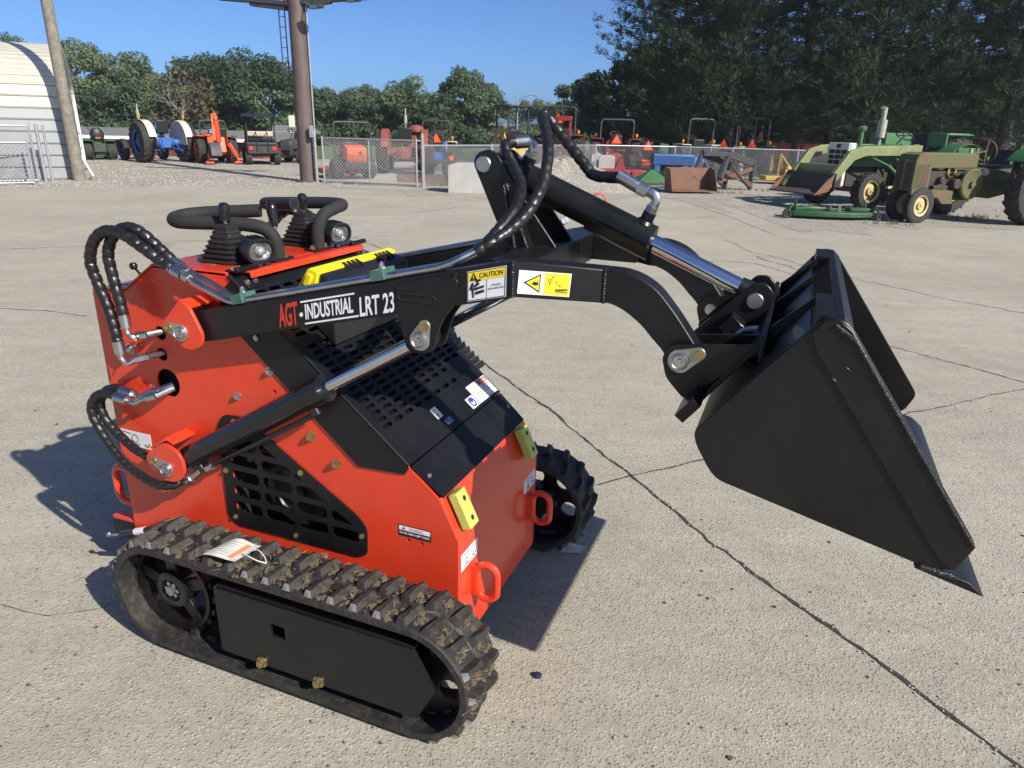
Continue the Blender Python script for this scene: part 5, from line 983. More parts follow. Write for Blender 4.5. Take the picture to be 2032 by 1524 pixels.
def wheel(par, name, x, y, r_, w_, rimmat, ag=1, hub=None):
    o = put(name, tyre_mesh(r_, w_, ag), None, par, loc=(x, y, r_)); s_ = 1 if y > 0 else -1; A = Vector((0, s_, 0)); m = MB()
    m.lathe(A*(-w_*.42), A, [(0, r_*.60), (w_*.10, r_*.55), (w_*.30, r_*.52), (w_*.55, r_*.50), (w_*.60, r_*.22), (w_*.78, r_*.20), (w_*.80, r_*.06), (w_*.92, r_*.05), (w_*.92, 0)], 24); m.lathe(A*(w_*.30), A, [(0, r_*.50), (w_*.1, r_*.56), (w_*.16, r_*.615), (w_*.14, r_*.60), (w_*.05, r_*.50)], 24, True); m.build('rim', rimmat, o)
    m = MB()
    for k in range(6): t = math.pi*k/3; m.cyl(A*(w_*.16)+Vector((math.cos(t)*r_*.15, 0, math.sin(t)*r_*.15)), A*(w_*.22+.02)+Vector((math.cos(t)*r_*.15, 0, math.sin(t)*r_*.15)), r_*.025, 6)
    m.build('wheel_nuts', M['rustst'], o); return o
def arch(m, x, z, r_, y0, y1, a0, a1, t=.015, n=12):
    rg = []
    for i in range(n+1):
        a = R(a0+(a1-a0)*i/n); c_, s_ = math.cos(a), math.sin(a); rg.append([(x+r_*c_, y0, z+r_*s_), (x+r_*c_, y1, z+r_*s_), (x+(r_-t)*c_, y1, z+(r_-t)*s_), (x+(r_-t)*c_, y0, z+(r_-t)*s_)])
    m.loft(rg)
def rops(t, x, w_, z0, z1, r_=.032, mt=None, lean=0): MB().tube(cr([(x, -w_/2, z0), (x-lean*.5, -w_/2, (z0+z1)/2), (x-lean, -w_/2, z1-.14), (x-lean, -w_/2+.04, z1-.04), (x-lean, -w_/2+.14, z1), (x-lean, w_/2-.14, z1), (x-lean, w_/2-.04, z1-.04), (x-lean, w_/2, z1-.14), (x-lean*.5, w_/2, (z0+z1)/2), (x, w_/2, z0)], 4), r_, 8).build('roll_bar', mt or M['oldblk'], t)
def smv(t, x, y, z, s_=.2):
    m = MB(); m.prism([(y-s_, z-s_*.58), (y+s_, z-s_*.58), (y, z+s_*1.15)], x-.012, x, axis='x'); o = m.build('slow_vehicle_sign', M['redink'], t); m = MB(); k = .78; m.prism([(y-s_*k, z-s_*.5), (y+s_*k, z-s_*.5), (y, z+s_*.95)], x-.016, x-.0125, axis='x'); m.build('sign_face', M['smv'], o)
def tractor(label, base, rz, col, rr=.70, rw=.38, track=1.5, wb=1.95, fr=.38, fw=.2, hood=(1.15, .62, .78), rim=None, fender=None, fkind='arc', rop=None, sm=False, exh=0, seat=True, steer=True, lamps=True, ag=1, group='tractors parked in the yard', name='tractor', ftrack=None, cat='tractor', canopy=False, seatmat=None, sc=1):
    # origin on the ground below the rear axle
    t = thing(name, label, cat, base, rz, group, sc); rim = rim or col; fender = fender or col; L_, hz0, hh = hood; ftrack = ftrack or track*.92
    for s_ in (-1, 1): wheel(t, 'rear_wheel', 0, s_*track/2, rr, rw, rim, ag); wheel(t, 'front_wheel', wb, s_*ftrack/2, fr, fw, rim, 2 if ag != 1 or fr < .36 else 1)
    m = MB(); m.prism([(-.22, rr-.2), (-.24, rr+.12), (.35, rr+.2), (.75, rr+.16), (.75, rr-.16), (.2, rr-.24)], -.17, .17); m.cyl((0, -track/2+rw*.3, rr), (0, track/2-rw*.3, rr), .11, 14); m.cyl((0, -.34, rr), (0, .34, rr), .17, 14); m.build('transmission', col, t, .02)
    m = MB(); m.box(.7, wb+.1, -.16, .16, fr+.05, hz0+.12); m.cyl((1.0, -.24, hz0), (1.3, -.24, hz0), .07, 10); m.box(1.35, 1.6, .14, .26, hz0-.15, hz0+.1); m.build('engine_block', M['engine'], t, .015)
    m = MB(); m.bar((wb, -ftrack/2+.08, fr), (wb, ftrack/2-.08, fr), .10, .12); m.build('front_axle', M['oldblk'], t, .01)
    x0, x1 = wb+.22-L_, wb+.22; zt_ = hz0+hh; m = MB(); w2 = .27
    m.loft([[(x, -w2*k, hz0+.1), (x, -w2*k, zt_-.12-dz), (x, -w2*k*.72, zt_-.03-dz), (x, 0, zt_-dz), (x, w2*k*.72, zt_-.03-dz), (x, w2*k, zt_-.12-dz), (x, w2*k, hz0+.1)] for x, k, dz in ((x0, 1.08, 0), (x0+L_*.5, 1.0, .02), (x1-.08, .95, .06), (x1, .88, .10))]); ho = m.build('hood', col, t, .015)
    m = MB(); m.box(x1-.02, x1+.012, -.2, .2, hz0+.05, zt_-.2); m.build('grille', M['oldblk'], ho, .01)
    for k in range(5): MB().box(x1+.012, x1+.022, -.17+.08*k, -.15+.08*k, hz0+.08, zt_-.23).build('grille_bar', col, ho)
    for s_ in (-1, 1):
        m = MB(); yi = s_*(track/2-rw*.62); yo = s_*(track/2+rw*.42)
        if fkind == 'arc': arch(m, 0, rr, rr+.07, yi, yo, 20, 165)
        elif fkind == 'shell':
            m2 = [(rr*1.06*math.cos(R(a)), rr+rr*1.06*math.sin(R(a))) for a in range(-10, 190, 14)]; m.prism(m2+[(-rr*.3, rr*.9), (rr*.4, rr*.9)], yi-s_*.02, yi); arch(m, 0, rr, rr*1.07, yi, yi+s_*rw*.62, 15, 165)
        elif fkind == 'flat': m.box(-.35, .55, min(yi, yo), max(yi, yo), rr*2+.03, rr*2+.06); m.box(.5, .54, min(yi, yo), max(yi, yo), rr*1.3, rr*2+.03); m.box(-.35, .54, yi-.01, yi+.01, rr*1.3, rr*2+.03)
        f = m.build('fender', fender, t, .008)
        if lamps: MB().lathe((-.05, s_*(track/2), rr*2+.08), (0, 0, 1), [(0, .02), (.06, .02), (.06, .05), (.14, .05), (.16, .0)], 10).build('marker_lamp', M['amber'], f)
    if seat: m = MB(); m.prism([(-.05, rr+.34), (-.12, rr+.78), (-.06, rr+.80), (.02, rr+.44), (.36, rr+.40), (.36, rr+.32), (.0, rr+.30)], -.22, .22); m.box(.05, .2, -.08, .08, rr+.18, rr+.31); m.build('seat', seatmat or M['seatblk'], t, .03)
    if steer: m = MB(); c_ = Vector((.62, 0, rr+.82)); m.torus(c_, (-.5, 0, .86), .20, .016, 24, 6); m.bar(c_, (.95, 0, hz0+.5), .03, .03); m.bar(c_+Vector((0, -.19, 0)), c_+Vector((0, .19, 0)), .015, .02); m.bar(c_, c_+Vector((.15, 0, .09)), .015, .02); m.build('steering_wheel', M['oldblk'], t)
    if exh: m = MB(); m.cyl((wb-.25, .12, zt_-.1), (wb-.25, .12, zt_+exh*.35), .03, 10); m.cyl((wb-.25, .12, zt_+exh*.3), (wb-.25, .12, zt_+exh*.7), .06, 12); m.cyl((wb-.25, .12, zt_+exh*.7), (wb-.25, .12, zt_+exh), .028, 10); m.build('exhaust', M['muff'], t)
    if rop: rops(t, -.15, rop[0], rr+.05, rop[1], lean=.05)
    if canopy: m = MB(); m.prism([(-.7, rop[1]), (.75, rop[1]+.05), (.7, rop[1]+.13), (-.65, rop[1]+.08)], -.62, .62); m.build('canopy', M['seatblk'], t, .03)
    if sm: smv(t, -.26, 0, rop[1]-.45 if rop and sm == 2 else rr+.62, .2)
    m = MB()
    for s_ in (-1, 1): m.bar((-.15, s_*.22, rr-.2), (-.75, s_*.34, rr-.28), .03, .06); m.bar((-.2, s_*.24, rr+.15), (-.55, s_*.32, rr-.22), .025, .025)
    m.build('hitch_arms', M['oldblk'] if col is not M['blue'] else col, t); return t
# --- left group, behind the pole
b = G(331, 322); tractor('blue tractor with cream fenders and tall rear tyres beside the orange backhoe', b, vdir(b)+R(22), M['blue'], .74, .42, 1.62, 2.1, .40, .22, (1.2, .62, .74), M['blue'], M['bluecr'], 'shell', exh=.75, lamps=True)
b = G(398, 318)+Vector((0, 1.6, 0)); tractor('small blue-seated tractor half hidden behind the orange backhoe', b, vdir(b)+R(10), M['trred'], .42, .26, 1.0, 1.35, .28, .16, (.8, .45, .5), M['oldblk'], M['trred'], 'flat', seatmat=paint('sky_blue_seat', (.16, .32, .62), .05), lamps=False)
b = G(200, 317); t = tractor('green lawn tractor with black seat at the maroon door', b, vdir(b)+R(8), M['jgreen'], .34, .34, .84, 1.25, .22, .2, (.75, .35, .45), M['jyel'], M['jgreen'], 'flat', ag=0, lamps=False, steer=True, cat='lawn tractor', name='lawn_tractor', seat=False)
m = MB(); m.ball((-.05, 0, .92), .27, 14, (.5, .95, 1.05)); m.box(-.05, .35, -.22, .22, .72, .80); m.build('seat', M['seatblk'], t, .02); MB().box(-.195, -.19, -.1, .08, .80, .84).build('seat_label', M['smv'], t); m = MB(); m.box(-.38, -.30, -.22, .22, .30, .62); m.build('rear_panel', M['oldblk'], t, .02)
# orange tractor with backhoe
b = G(432, 324); t = tractor('orange compact tractor with folded backhoe between blue tractor and black cart', b, vdir(b)+R(14), M['orange'], .48, .34, 1.15, 1.5, .33, .22, (.95, .55, .55), M['orange'], M['orange'], 'flat', seat=False, name='backhoe_tractor', lamps=False)
m = MB(); m.prism([(-.9, .45), (-.55, .35), (-.35, .55), (-.4, .95), (-.75, 1.0)], -.16, .16); m.build('backhoe_frame', M['orange'], t, .02)
for s_ in (-1, 1):
    m = MB(); m.bar((-.75, s_*.30, .75), (-.95, s_*.52, .28), .10, .12); m.box(-1.06, -.84, s_*.52-.14, s_*.52+.14, .05, .12); m.bar((-.95, s_*.52, .28), (-.95, s_*.52, .10), .07, .07); m.build('stabiliser_leg', M['orange'], t, .01)
m = MB(); m.bar((-.95, .1, .8), (-1.05, .16, 1.55), .14, .18); m.bar((-1.05, .16, 1.55), (-.85, .14, 1.78), .12, .16); bm_ = m.build('boom', M['orange'], t, .02); m = MB(); m.bar((-.85, .22, 1.78), (-1.15, .3, .85), .10, .14); m.build('dipper_arm', M['orange'], bm_, .015)
m = MB(); m.prism([(-1.35, .32), (-1.0, .3), (-.95, .75), (-1.1, .8), (-1.3, .6)], .12, .52); m.build('backhoe_bucket', M['oldblk'], t, .02); m = MB(); m.tube(cr([(-.35, -.28, 1.0), (-.4, -.3, 1.22), (-.42, -.2, 1.27), (-.42, .05, 1.27), (-.4, .12, 1.22), (-.35, .12, 1.0)], 3), .022, 6); m.build('guard_rail', M['orange'], t); m = MB(); m.prism([(-.75, .95), (-.82, 1.3), (-.75, 1.32), (-.62, 1.02), (-.4, 1.0), (-.4, .94)], -.25, .12); m.build('operator_seat', M['seatblk'], t, .03); rops(t, .15, .95, .95, 1.55, .03)
# black utility cart
b = G(523, 327); t = thing('utility_cart', 'black utility cart with roof and tan seat back parked left of the billboard column', 'utility cart', b, vdir(b)+R(4))
for s_ in (-1, 1):
    for x, nm in ((0, 'rear_wheel'), (1.75, 'front_wheel')): wheel(t, nm, x, s_*.52, .29, .24, M['oldblk'], 2)
m = MB(); m.prism([(-.35, .42), (-.38, .82), (.65, .84), (.7, .5), (1.3, .45), (1.45, .85), (2.1, .75), (2.15, .4), (1.3, .3), (.3, .3)], -.55, .55); m.build('body', M['oldblk'], t, .03)
for s_ in (-1, 1): m = MB(); m.box(-.395, -.375, s_*.42-.07, s_*.42+.07, .55, .68); m.build('tail_lamp', M['redink'], t)
m = MB(); m.box(.25, .75, -.52, .52, .85, .95); m.build('seat_base', M['seatblk'], t, .03); m = MB(); m.box(.05, .16, -.5, .5, 1.02, 1.22); m.build('seat_back', M['tan'], t, .05)
m = MB()
for s_ in (-1, 1): m.tube([(-.05, s_*.5, .8), (.05, s_*.5, 1.75)], .025, 6); m.tube([(1.35, s_*.5, .8), (1.0, s_*.5, 1.75)], .025, 6); m.tube([(-.38, s_*.2, .5), (-.42, s_*.2, 1.1), (-.2, s_*.2, 1.2), (.02, s_*.2, 1.15)], .018, 6)
m.bar((-.40, -.5, .95), (-.40, .5, .95), .03, .03); m.bar((-.40, -.5, .75), (-.40, .5, .75), .03, .03); m.build('cage', M['seatblk'], t); m = MB(); m.prism([(-.3, 1.74), (.1, 1.82), (.9, 1.84), (1.25, 1.76), (1.2, 1.73), (.0, 1.73)], -.62, .62); m.build('roof', M['seatblk'], t, .03); m = MB(); m.box(1.30, 1.34, -.5, .5, .85, 1.35); m.build('windscreen', M['oldblk'], t)
# dark machine behind the billboard column
b = G(588, 322)+Vector((0, .6, 0)); tractor('dark small tractor mostly hidden behind the brown billboard column', b, vdir(b)+R(160), M['oldblk'], .40, .26, 1.0, 1.35, .27, .16, (.8, .45, .5), M['oldblk'], M['oldblk'], 'flat', lamps=False)
# --- behind the gate
b = G(690, 359)+Vector((0, .75, 0)); t = thing('zero_turn_mower', 'orange zero-turn mower with black roll bar behind the closed gate', 'mower', b, vdir(b)+R(18))
for s_ in (-1, 1): wheel(t, 'rear_wheel', 0, s_*.50, .30, .30, M['seatblk'], 2); wheel(t, 'caster_wheel', 1.35, s_*.42, .16, .14, M['seatblk'], 0)
m = MB(); m.box(-.35, .5, -.32, .32, .30, .60); m.build('frame', M['seatblk'], t, .03); m = MB(); m.prism([(-.45, .52), (-.45, .92), (-.05, 1.0), (.0, .55)], -.30, .30); eg = m.build('engine_cover', M['orange'], t, .03)
m = MB(); m.lathe((-.455, -.10, .78), (-1, 0, 0), [(0, .05), (.01, .05), (.01, 0)], 12); m.build('cover_hole', M['dark'], eg)
for k in range(4): MB().box(-.462, -.45, -.25, .25, .57+.045*k, .585+.045*k).build('cover_slot', M['dark'], eg)
m = MB(); m.box(-.52, -.40, -.4, .4, .30, .52); m.build('rear_guard', M['seatblk'], t, .03); m = MB(); m.prism([(.25, .62), (.15, 1.05), (.22, 1.08), (.35, .72), (.68, .70), (.68, .60)], -.25, .25); m.build('seat', M['seatblk'], t, .03); m = MB(); m.prism([(.5, .12), (.5, .28), (1.25, .28), (1.3, .12)], -.72, .72); m.build('mower_deck', M['orange'], t, .03); rops(t, -.1, 1.12, .55, 1.62, .03)
m = MB()
for s_ in (-1, 1): m.tube(cr([(.6, s_*.3, .6), (.62, s_*.3, 1.0), (.55, s_*.1, 1.12)], 4), .016, 6)
m.build('lap_bars', M['seatblk'], t)
b = G(802, 347)+Vector((0, .5, 0)); t = tractor('faded red antique tractor seen from behind through the gate', b, vdir(b)+R(-4), M['faded'], .70, .36, 1.55, 2.2, .36, .18, (1.35, .62, .72), M['faded'], M['faded'], 'shell', exh=.8, lamps=False)
m = MB(); m.ball((.35, -.35, 1.42), .34, 14, (1.0, .8, .55)); m.build('fuel_tank', M['faded'], t)
t2 = thing('box_blade', 'long rusty grader blade lying on the ground behind the gate', 'grader blade', G(800, 362), R(-3)); m = MB(); m.prism([(0, .0), (.10, .0), (.16, .12), (.12, .24), (.04, .24), (.06, .14)], -.2, 2.6, axis='x'); m.v = [(x, y, z) for x, y, z in m.v]; m.build('blade', M['rustst'], t2, .005); MB().bar((1.2, .2, .3), (1.5, -.15, .05), .12, .10).build('bracket', M['oldblk'], t2, .005)
t2 = thing('timber_block', 'short reddish timber block beside the right gate post', 'timber block', G(868, 366), R(-4)); MB().box(-.22, .22, -.1, .1, 0, .11).build('timber', M['rustst'], t2, .006)
b = G(866, 340)+Vector((0, .3, 0)); tractor('blue compact tractor with orange triangle and black roll bar behind the fence', b, vdir(b)+R(-6), M['blue'], .50, .32, 1.15, 1.6, .32, .2, (1.0, .5, .55), M['oldblk'], M['bluecr'], 'flat', (1.0, 1.75), True)
b = G(906, 338)+Vector((0, 1.2, 0)); tractor('green riding mower behind the fence left of the excavator', b, vdir(b)+R(70), M['jgreen'], .30, .26, .84, 1.25, .22, .18, (.8, .36, .42), M['jyel'], M['jgreen'], 'flat', ag=0, lamps=False, name='lawn_tractor', cat='lawn tractor')
t = thing('flatbed_trailer', 'low black trailer behind the fence with a flower pot on it', 'trailer', G(905, 352)+Vector((0, .5, 0)), R(-8)); MB().box(-1.3, 1.5, -.5, .5, .42, .50).build('deck', M['oldblk'], t, .01); MB().bar((1.5, 0, .45), (2.6, 0, .42), .1, .1).build('drawbar', M['oldblk'], t)
for s_ in (-1, 1): wheel(t, 'wheel', -.1, s_*.62, .27, .18, M['oldblk'], 2)
t2 = thing('flower_pot', 'small orange flower pot with a plant standing on the trailer', 'flower pot', t.location+Vector((-.2, -.3, .50))); MB().lathe((0, 0, 0), (0, 0, 1), [(0, .07), (.15, .10), (.17, .11), (.15, .08)], 14).build('pot', M['smv'], t2); m = MB(); rg = random.Random(2)
for i in range(60): v = Vector((rg.gauss(0, 1), rg.gauss(0, 1), abs(rg.gauss(0, 1)))).normalized()*rg.uniform(.05, .22); s_ = v.orthogonal().normalized()*.02; m.add([Vector((0, 0, .16)), v*.6+Vector((0, 0, .16))+s_, v+Vector((0, 0, .16)), v*.6+Vector((0, 0, .16))-s_], [(0, 1, 2, 3)])
m.build('foliage', LEAF[2], t2, smooth=0)
# mini excavator
b = G(1012, 338)+Vector((0, 1.6, 0)); t = thing('mini_excavator', 'mini excavator with black canopy behind the fence below the street lamp', 'excavator', b, vdir(b)+R(30))
for s_ in (-1, 1): m = MB(); m.prism(arc(-.5, .2, .2, 90, 270, 6)+arc(.5, .2, .2, -90, 90, 6), s_*.45-.12, s_*.45+.12); m.build('track', M['tyre'], t)
m = MB(); m.box(-.7, .4, -.5, .5, .48, .95); m.build('house', M['ylw'], t, .05); m = MB(); m.prism([(-.25, .95), (-.35, 1.5), (-.27, 1.52), (-.1, 1.05), (.2, 1.02), (.2, .95)], -.25, .25); m.build('seat', M['seatblk'], t, .03)
for x in (-.55, .4):
    for s_ in (-1, 1): MB().bar((x, s_*.46, .95), (x, s_*.46, 2.35), .05, .05).build('canopy_post', M['seatblk'], t)
m = MB(); m.box(-.7, .55, -.55, .55, 2.35, 2.43); m.build('canopy', M['seatblk'], t, .02); m = MB(); m.bar((.5, -.1, .7), (1.1, -.1, 1.6), .14, .2); m.bar((1.1, -.1, 1.6), (1.7, -.1, .9), .12, .16); m.build('boom', M['ylw'], t, .02); m = MB(); m.prism([(1.6, .9), (1.5, .45), (1.75, .3), (1.95, .6), (1.8, .95)], -.28, .08); m.build('bucket', M['oldblk'], t, .02)
# --- right of the heap
def loader_front(t, col, wb, z1, bz, bw=.75, bucket=True):
    for s_ in (-1, 1): m = MB(); m.bar((.9, s_*.42, 1.05), (wb+.4, s_*.42, z1), .08, .16); m.bar((wb+.4, s_*.42, z1), (wb+.95, s_*.42, bz+.1), .08, .16); m.bar((.9, s_*.42, .5), (.9, s_*.42, 1.12), .08, .12); m.build('loader_arm', col, t, .01)
    if bucket: m = MB(); m.prism([(wb+.85, bz+.35), (wb+.9, bz-.1), (wb+1.35, bz-.15), (wb+1.35, bz-.12), (wb+.93, bz-.06), (wb+.88, bz+.35)], -bw, bw); [m.prism([(wb+.85, bz+.35), (wb+.9, bz-.1), (wb+1.35, bz-.15), (wb+1.0, bz+.33)], s_*bw-.01, s_*bw+.01) for s_ in (-1, 1)]; m.build('loader_bucket', col, t, .005)
b = G(1108, 345)+Vector((0, .8, 0)); t = tractor('red loader tractor with tall frame directly behind the loader hoses', b, vdir(b)+R(-10), M['trred'], .66, .40, 1.5, 2.0, .40, .26, (1.25, .6, .68), M['trred'], M['trred'], 'flat', (1.25, 2.35), 2); m = MB()
for s_ in (-1, 1): m.bar((-.5, s_*.5, .6), (-.55, s_*.5, 1.95), .09, .09)
m.bar((-.55, -.56, 1.95), (-.55, .56, 1.95), .16, .16); m.build('rear_mast', M['trred'], t, .01)
b = G(1228, 352)+Vector((0, 1.5, 0)); tractor('red tractor with orange triangle behind the red rotary cutter', b, vdir(b)+R(5), M['trred'], .62, .40, 1.5, 2.0, .38, .24, (1.25, .6, .66), M['trred'], M['trred'], 'flat', (1.2, 1.95), True, group='red tractors behind the fence')
t = thing('rotary_cutter', 'wide red rotary cutter on the ground behind the fence', 'rotary cutter', G(1232, 356)+Vector((0, .25, 0)), R(4)); m = MB(); m.box(-.75, .8, -.5, .5, .12, .32); m.build('deck', M['trred'], t, .02); m = MB(); m.box(.3, .8, -.56, -.5, .10, .30); m.build('skid', M['trred'], t); wheel(t, 'tail_wheel', 1.05, -.3, .18, .1, M['oldblk'], 0); m = MB(); m.prism([(-.2, .32), (0, .75), (.15, .32)], -.05, .05); m.build('mast', M['trred'], t); MB().bar((.1, .2, .5), (1.0, -.3, .3), .05, .05).build('tail_bar', M['oldblk'], t)
b = G(1290, 354)+Vector((0, 1.3, 0)); tractor('small orange tractor with triangle between rotary cutter and blue implement', b, vdir(b)+R(12), M['orange'], .42, .28, 1.05, 1.4, .3, .18, (.9, .48, .5), M['oldblk'], M['oldblk'], 'flat', None, True, lamps=False)
t = thing('blue_seed_box', 'long bright blue implement box behind the fence', 'implement', G(1336, 356)+Vector((0, .7, 0)), R(3), None, .82); m = MB(); m.prism([(-.3, .95), (-.22, .55), (.22, .55), (.3, .95), (.26, 1.02), (-.26, 1.02)], -.85, .95, axis='x'); m.build('hopper', M['bluetank'], t, .02); m = MB(); m.box(-.75, -.5, -.2, .2, .1, .56); m.box(.5, .75, -.2, .2, .1, .56); m.build('legs', M['bluetank'], t, .01); put('lettering', text_mesh('SEEDER', .7, .1, .002, side_M(-.29) @ Matrix.Translation((-.5, .80, 0))), M['palet'], t); wheel(t, 'wheel', -.2, -.5, .25, .12, M['oldblk'], 2); wheel(t, 'wheel', .25, -.5, .25, .12, M['oldblk'], 2)
bpy.data.objects.remove(bpy.data.objects[[o.name for o in t.children if o.name.startswith('lettering')][0]])
b = G(1402, 356)+Vector((0, 1.9, 0)); tractor('blue tractor with grey roll bar behind the rusty bucket', b, vdir(b)+R(25), M['blue'], .55, .34, 1.25, 1.7, .35, .22, (1.05, .55, .6), M['oldblk'], M['bluecr'], 'flat', (.98, 2.05), False, group='roll bar tractors behind the fence')
b = G(1467, 356)+Vector((0, 2.4, 0)); tractor('grey tractor with slanted canopy hood and roll bar behind the black loader frame', b, vdir(b)+R(-15), M['oldblk'], .52, .32, 1.2, 1.7, .33, .22, (1.05, .55, .62), M['whitep'], M['whitep'], 'flat', (.9, 1.95), True, group='roll bar tractors behind the fence')
b = G(1517, 356)+Vector((0, 1.9, 0)); tractor('green tractor with big orange triangle and tall roll bar left of the red wagon', b, vdir(b)+R(-8), M['jgreen'], .55, .36, 1.25, 1.7, .34, .22, (1.05, .55, .6), M['jyel'], M['jgreen'], 'flat', (1.1, 2.15), True, group='roll bar tractors behind the fence')
t = thing('gravity_wagon', 'dark red farm wagon with high sides behind the yellow mower', 'wagon', G(1610, 352)+Vector((0, 2.0, 0)), R(-6)); m = MB(); m.prism([(-1.3, 1.25), (-1.05, .65), (1.05, .65), (1.3, 1.25), (1.26, 1.27), (-1.26, 1.27)], -.8, .8); m.build('box', M['trred'], t, .01)
for x in (-.9, 0, .9): MB().bar((x, -.82, .62), (x, -.86, 1.27), .06, .05).build('side_stake', M['trred'], t)
for x in (-.8, .8):
    for s_ in (-1, 1): wheel(t, 'wheel', x, s_*.7, .33, .2, M['oldblk'], 2)
MB().box(-1.2, 1.2, -.35, .35, .45, .66).build('chassis', M['oldblk'], t)
t = thing('exhaust_tractor', 'old tractor with curved grey exhaust stack behind the red wagon', 'tractor', G(1572, 350)+Vector((0, 3.4, 0)), R(100)); MB().tube(cr([(1.4, 0, 1.2), (1.4, 0, 1.9), (1.42, .02, 2.25), (1.52, .05, 2.42)], 4), .045, 8).build('exhaust', M['muff'], t); m = MB(); m.prism([(.2, .7), (.2, 1.3), (2.1, 1.25), (2.15, .7)], -.25, .25); m.build('hood', M['trred'], t, .04)
for s_ in (-1, 1): wheel(t, 'rear_wheel', 0, s_*.7, .6, .34, M['oldblk'], 1); wheel(t, 'front_wheel', 1.9, s_*.6, .34, .18, M['oldblk'], 2)
t.name = 'tractor'
t = thing('finish_mower', 'yellow finish mower with A-frame hitch left of the green loader tractor', 'mower', G(1556, 367)+Vector((0, .5, 0)), R(-4)); m = MB(); m.prism([(-.6, .12), (-.6, .26), (.6, .28), (.72, .12)], -.45, .45); m.build('deck', M['ylw'], t, .02); m = MB(); m.bar((-.15, -.2, .25), (-.1, -.1, .98), .04, .04); m.bar((.1, .2, .25), (-.08, -.1, .98), .04, .04); m.bar((-.1, -.1, .98), (.45, .1, .4), .03, .03); m.build('hitch_frame', M['ylw'], t); m = MB(); m.box(.1, .35, -.15, .15, .28, .48); m.cyl((.22, 0, .48), (.22, 0, .58), .1, 12); m.build('gearbox', M['ylw'], t, .02)
for x in (-.15, .85): wheel(t, 'gauge_wheel', x, -.58, .13, .1, M['oldblk'], 0)
# rusty loader bucket with its frame on the ground
b = G(1365, 381); t = thing('detached_loader', 'detached black loader frame with a rusty bucket lying before the fence', 'loader attachment', b, R(8))
m = MB(); m.prism([(.0, .05), (-.55, .08), (-.55, .11), (-.06, .1), (.06, .62), (.10, .62)], -.68, .60, axis='x')
bx_ = lambda pts, y0, y1: [(p[0], p[1]) for p in pts]
m = MB(); sec = [(-.62, .05), (-.62, .075), (-.05, .085), (.12, .66), (.155, .66), (.0, .05)]
m.loft([[(x, a_, b_) for a_, b_ in sec] for x in (-.68, .60)]); bkt = m.build('rusty_bucket', M['rustst'], t, .004)
for x in (-.69, .60): m = MB(); m.prism([(-.62, .05), (-.30, .62), (.12, .67), (.155, .66), (.0, .05)], x, x+.012, axis='x'); m.build('bucket_side', M['rustst'], bkt, .003)
for x in (.15, .95):
    m = MB(); m.bar((x, .1, .35), (x+.35, .5, 1.02), .12, .16); m.bar((x+.35, .5, 1.02), (x+1.45, 1.1, .75), .12, .2); m.build('loader_boom', M['oldblk'], t, .012); m = MB(); m.bar((x+1.4, 1.05, .78), (x+1.35, 1.0, .02), .12, .12); m.build('stand_leg', M['oldblk'], t, .01); m = MB(); m.cyl((x+.45, .5, .72), (x+1.25, .95, .12), .04, 10); m.build('cylinder', M['oldblk'], t); m = MB(); m.cyl((x-.05, .25, .30), (x+.2, .4, .85), .03, 10); m.build('tilt_rod', M['muff'], t)
m = MB(); m.bar((.5, .5, 1.02), (1.3, .5, 1.02), .3, .12); m.build('cross_member', M['oldblk'], t, .01); m = MB(); m.bar((1.2, .8, .25), (2.3, 1.0, .62), .05, .12); m.bar((1.3, 1.0, .6), (2.3, .9, .15), .05, .12); m.build('rusty_brace', M['rustst'], t, .005)
t = thing('green_sheet_metal', 'bent green sheet metal scrap lying at the foot of the heap', 'scrap metal', G(1292, 366), R(10)); m = MB(); m.add([(-.55, -.25, .06), (.55, -.35, .05), (.02, .1, .46), (.75, .35, .12), (-.6, .4, .1), (-.55, -.25, .045), (.55, -.35, .035), (.02, .1, .445), (.75, .35, .105), (-.6, .4, .085)], [(0, 1, 2), (1, 3, 2), (4, 0, 2), (3, 4, 2), (7, 6, 5), (7, 8, 6), (7, 5, 9), (7, 9, 8), (0, 5, 6, 1), (1, 6, 8, 3), (3, 8, 9, 4), (4, 9, 5, 0)]); m.build('sheet', M['jgreen'], t, smooth=0); MB().bar((-.7, -.35, .04), (.5, -.45, .04), .1, .06).build('steel_bar', M['oldblk'], t); MB().bar((.2, -.3, .05), (.95, -.1, .05), .12, .08).build('steel_bar', M['rustst'], t)
# --- green tractor with front loader
b = G(1664, 409); hd = R(203); fwd = Vector((math.cos(hd), math.sin(hd), 0)); base = b-fwd*2.35
t = tractor('faded green tractor with front loader and tall grey muffler by the pines', base, hd, M['ogreen'], .82, .46, 1.75, 2.35, .42, .26, (1.75, .82, .62), M['rimy'], M['ogreen'], 'flat', lamps=False, ftrack=1.5, seat=False, group='old green tractors at the right')
x1 = 2.35+.22; m = MB(); m.box(x1, x1+.10, -.30, .30, .95, 1.44); m.box(x1-.12, x1+.0995, -.30, .30, 1.30, 1.45); gr = m.build('white_grille', M['whitep'], t, .01)
for i in range(3):
    for j in range(3): MB().box(x1+.095, x1+.104, -.26+.18*i, -.10+.18*i, .97+.115*j, 1.065+.115*j).build('grille_opening', M['dark'], gr)
MB().box(x1+.10, x1+.106, -.06, .06, 1.33, 1.42).build('emblem', M['ink'], gr); m = MB(); m.box(x1-.02, x1+.08, -.22, .22, .45, .95); m.build('front_weight', M['whitep'], t, .02)
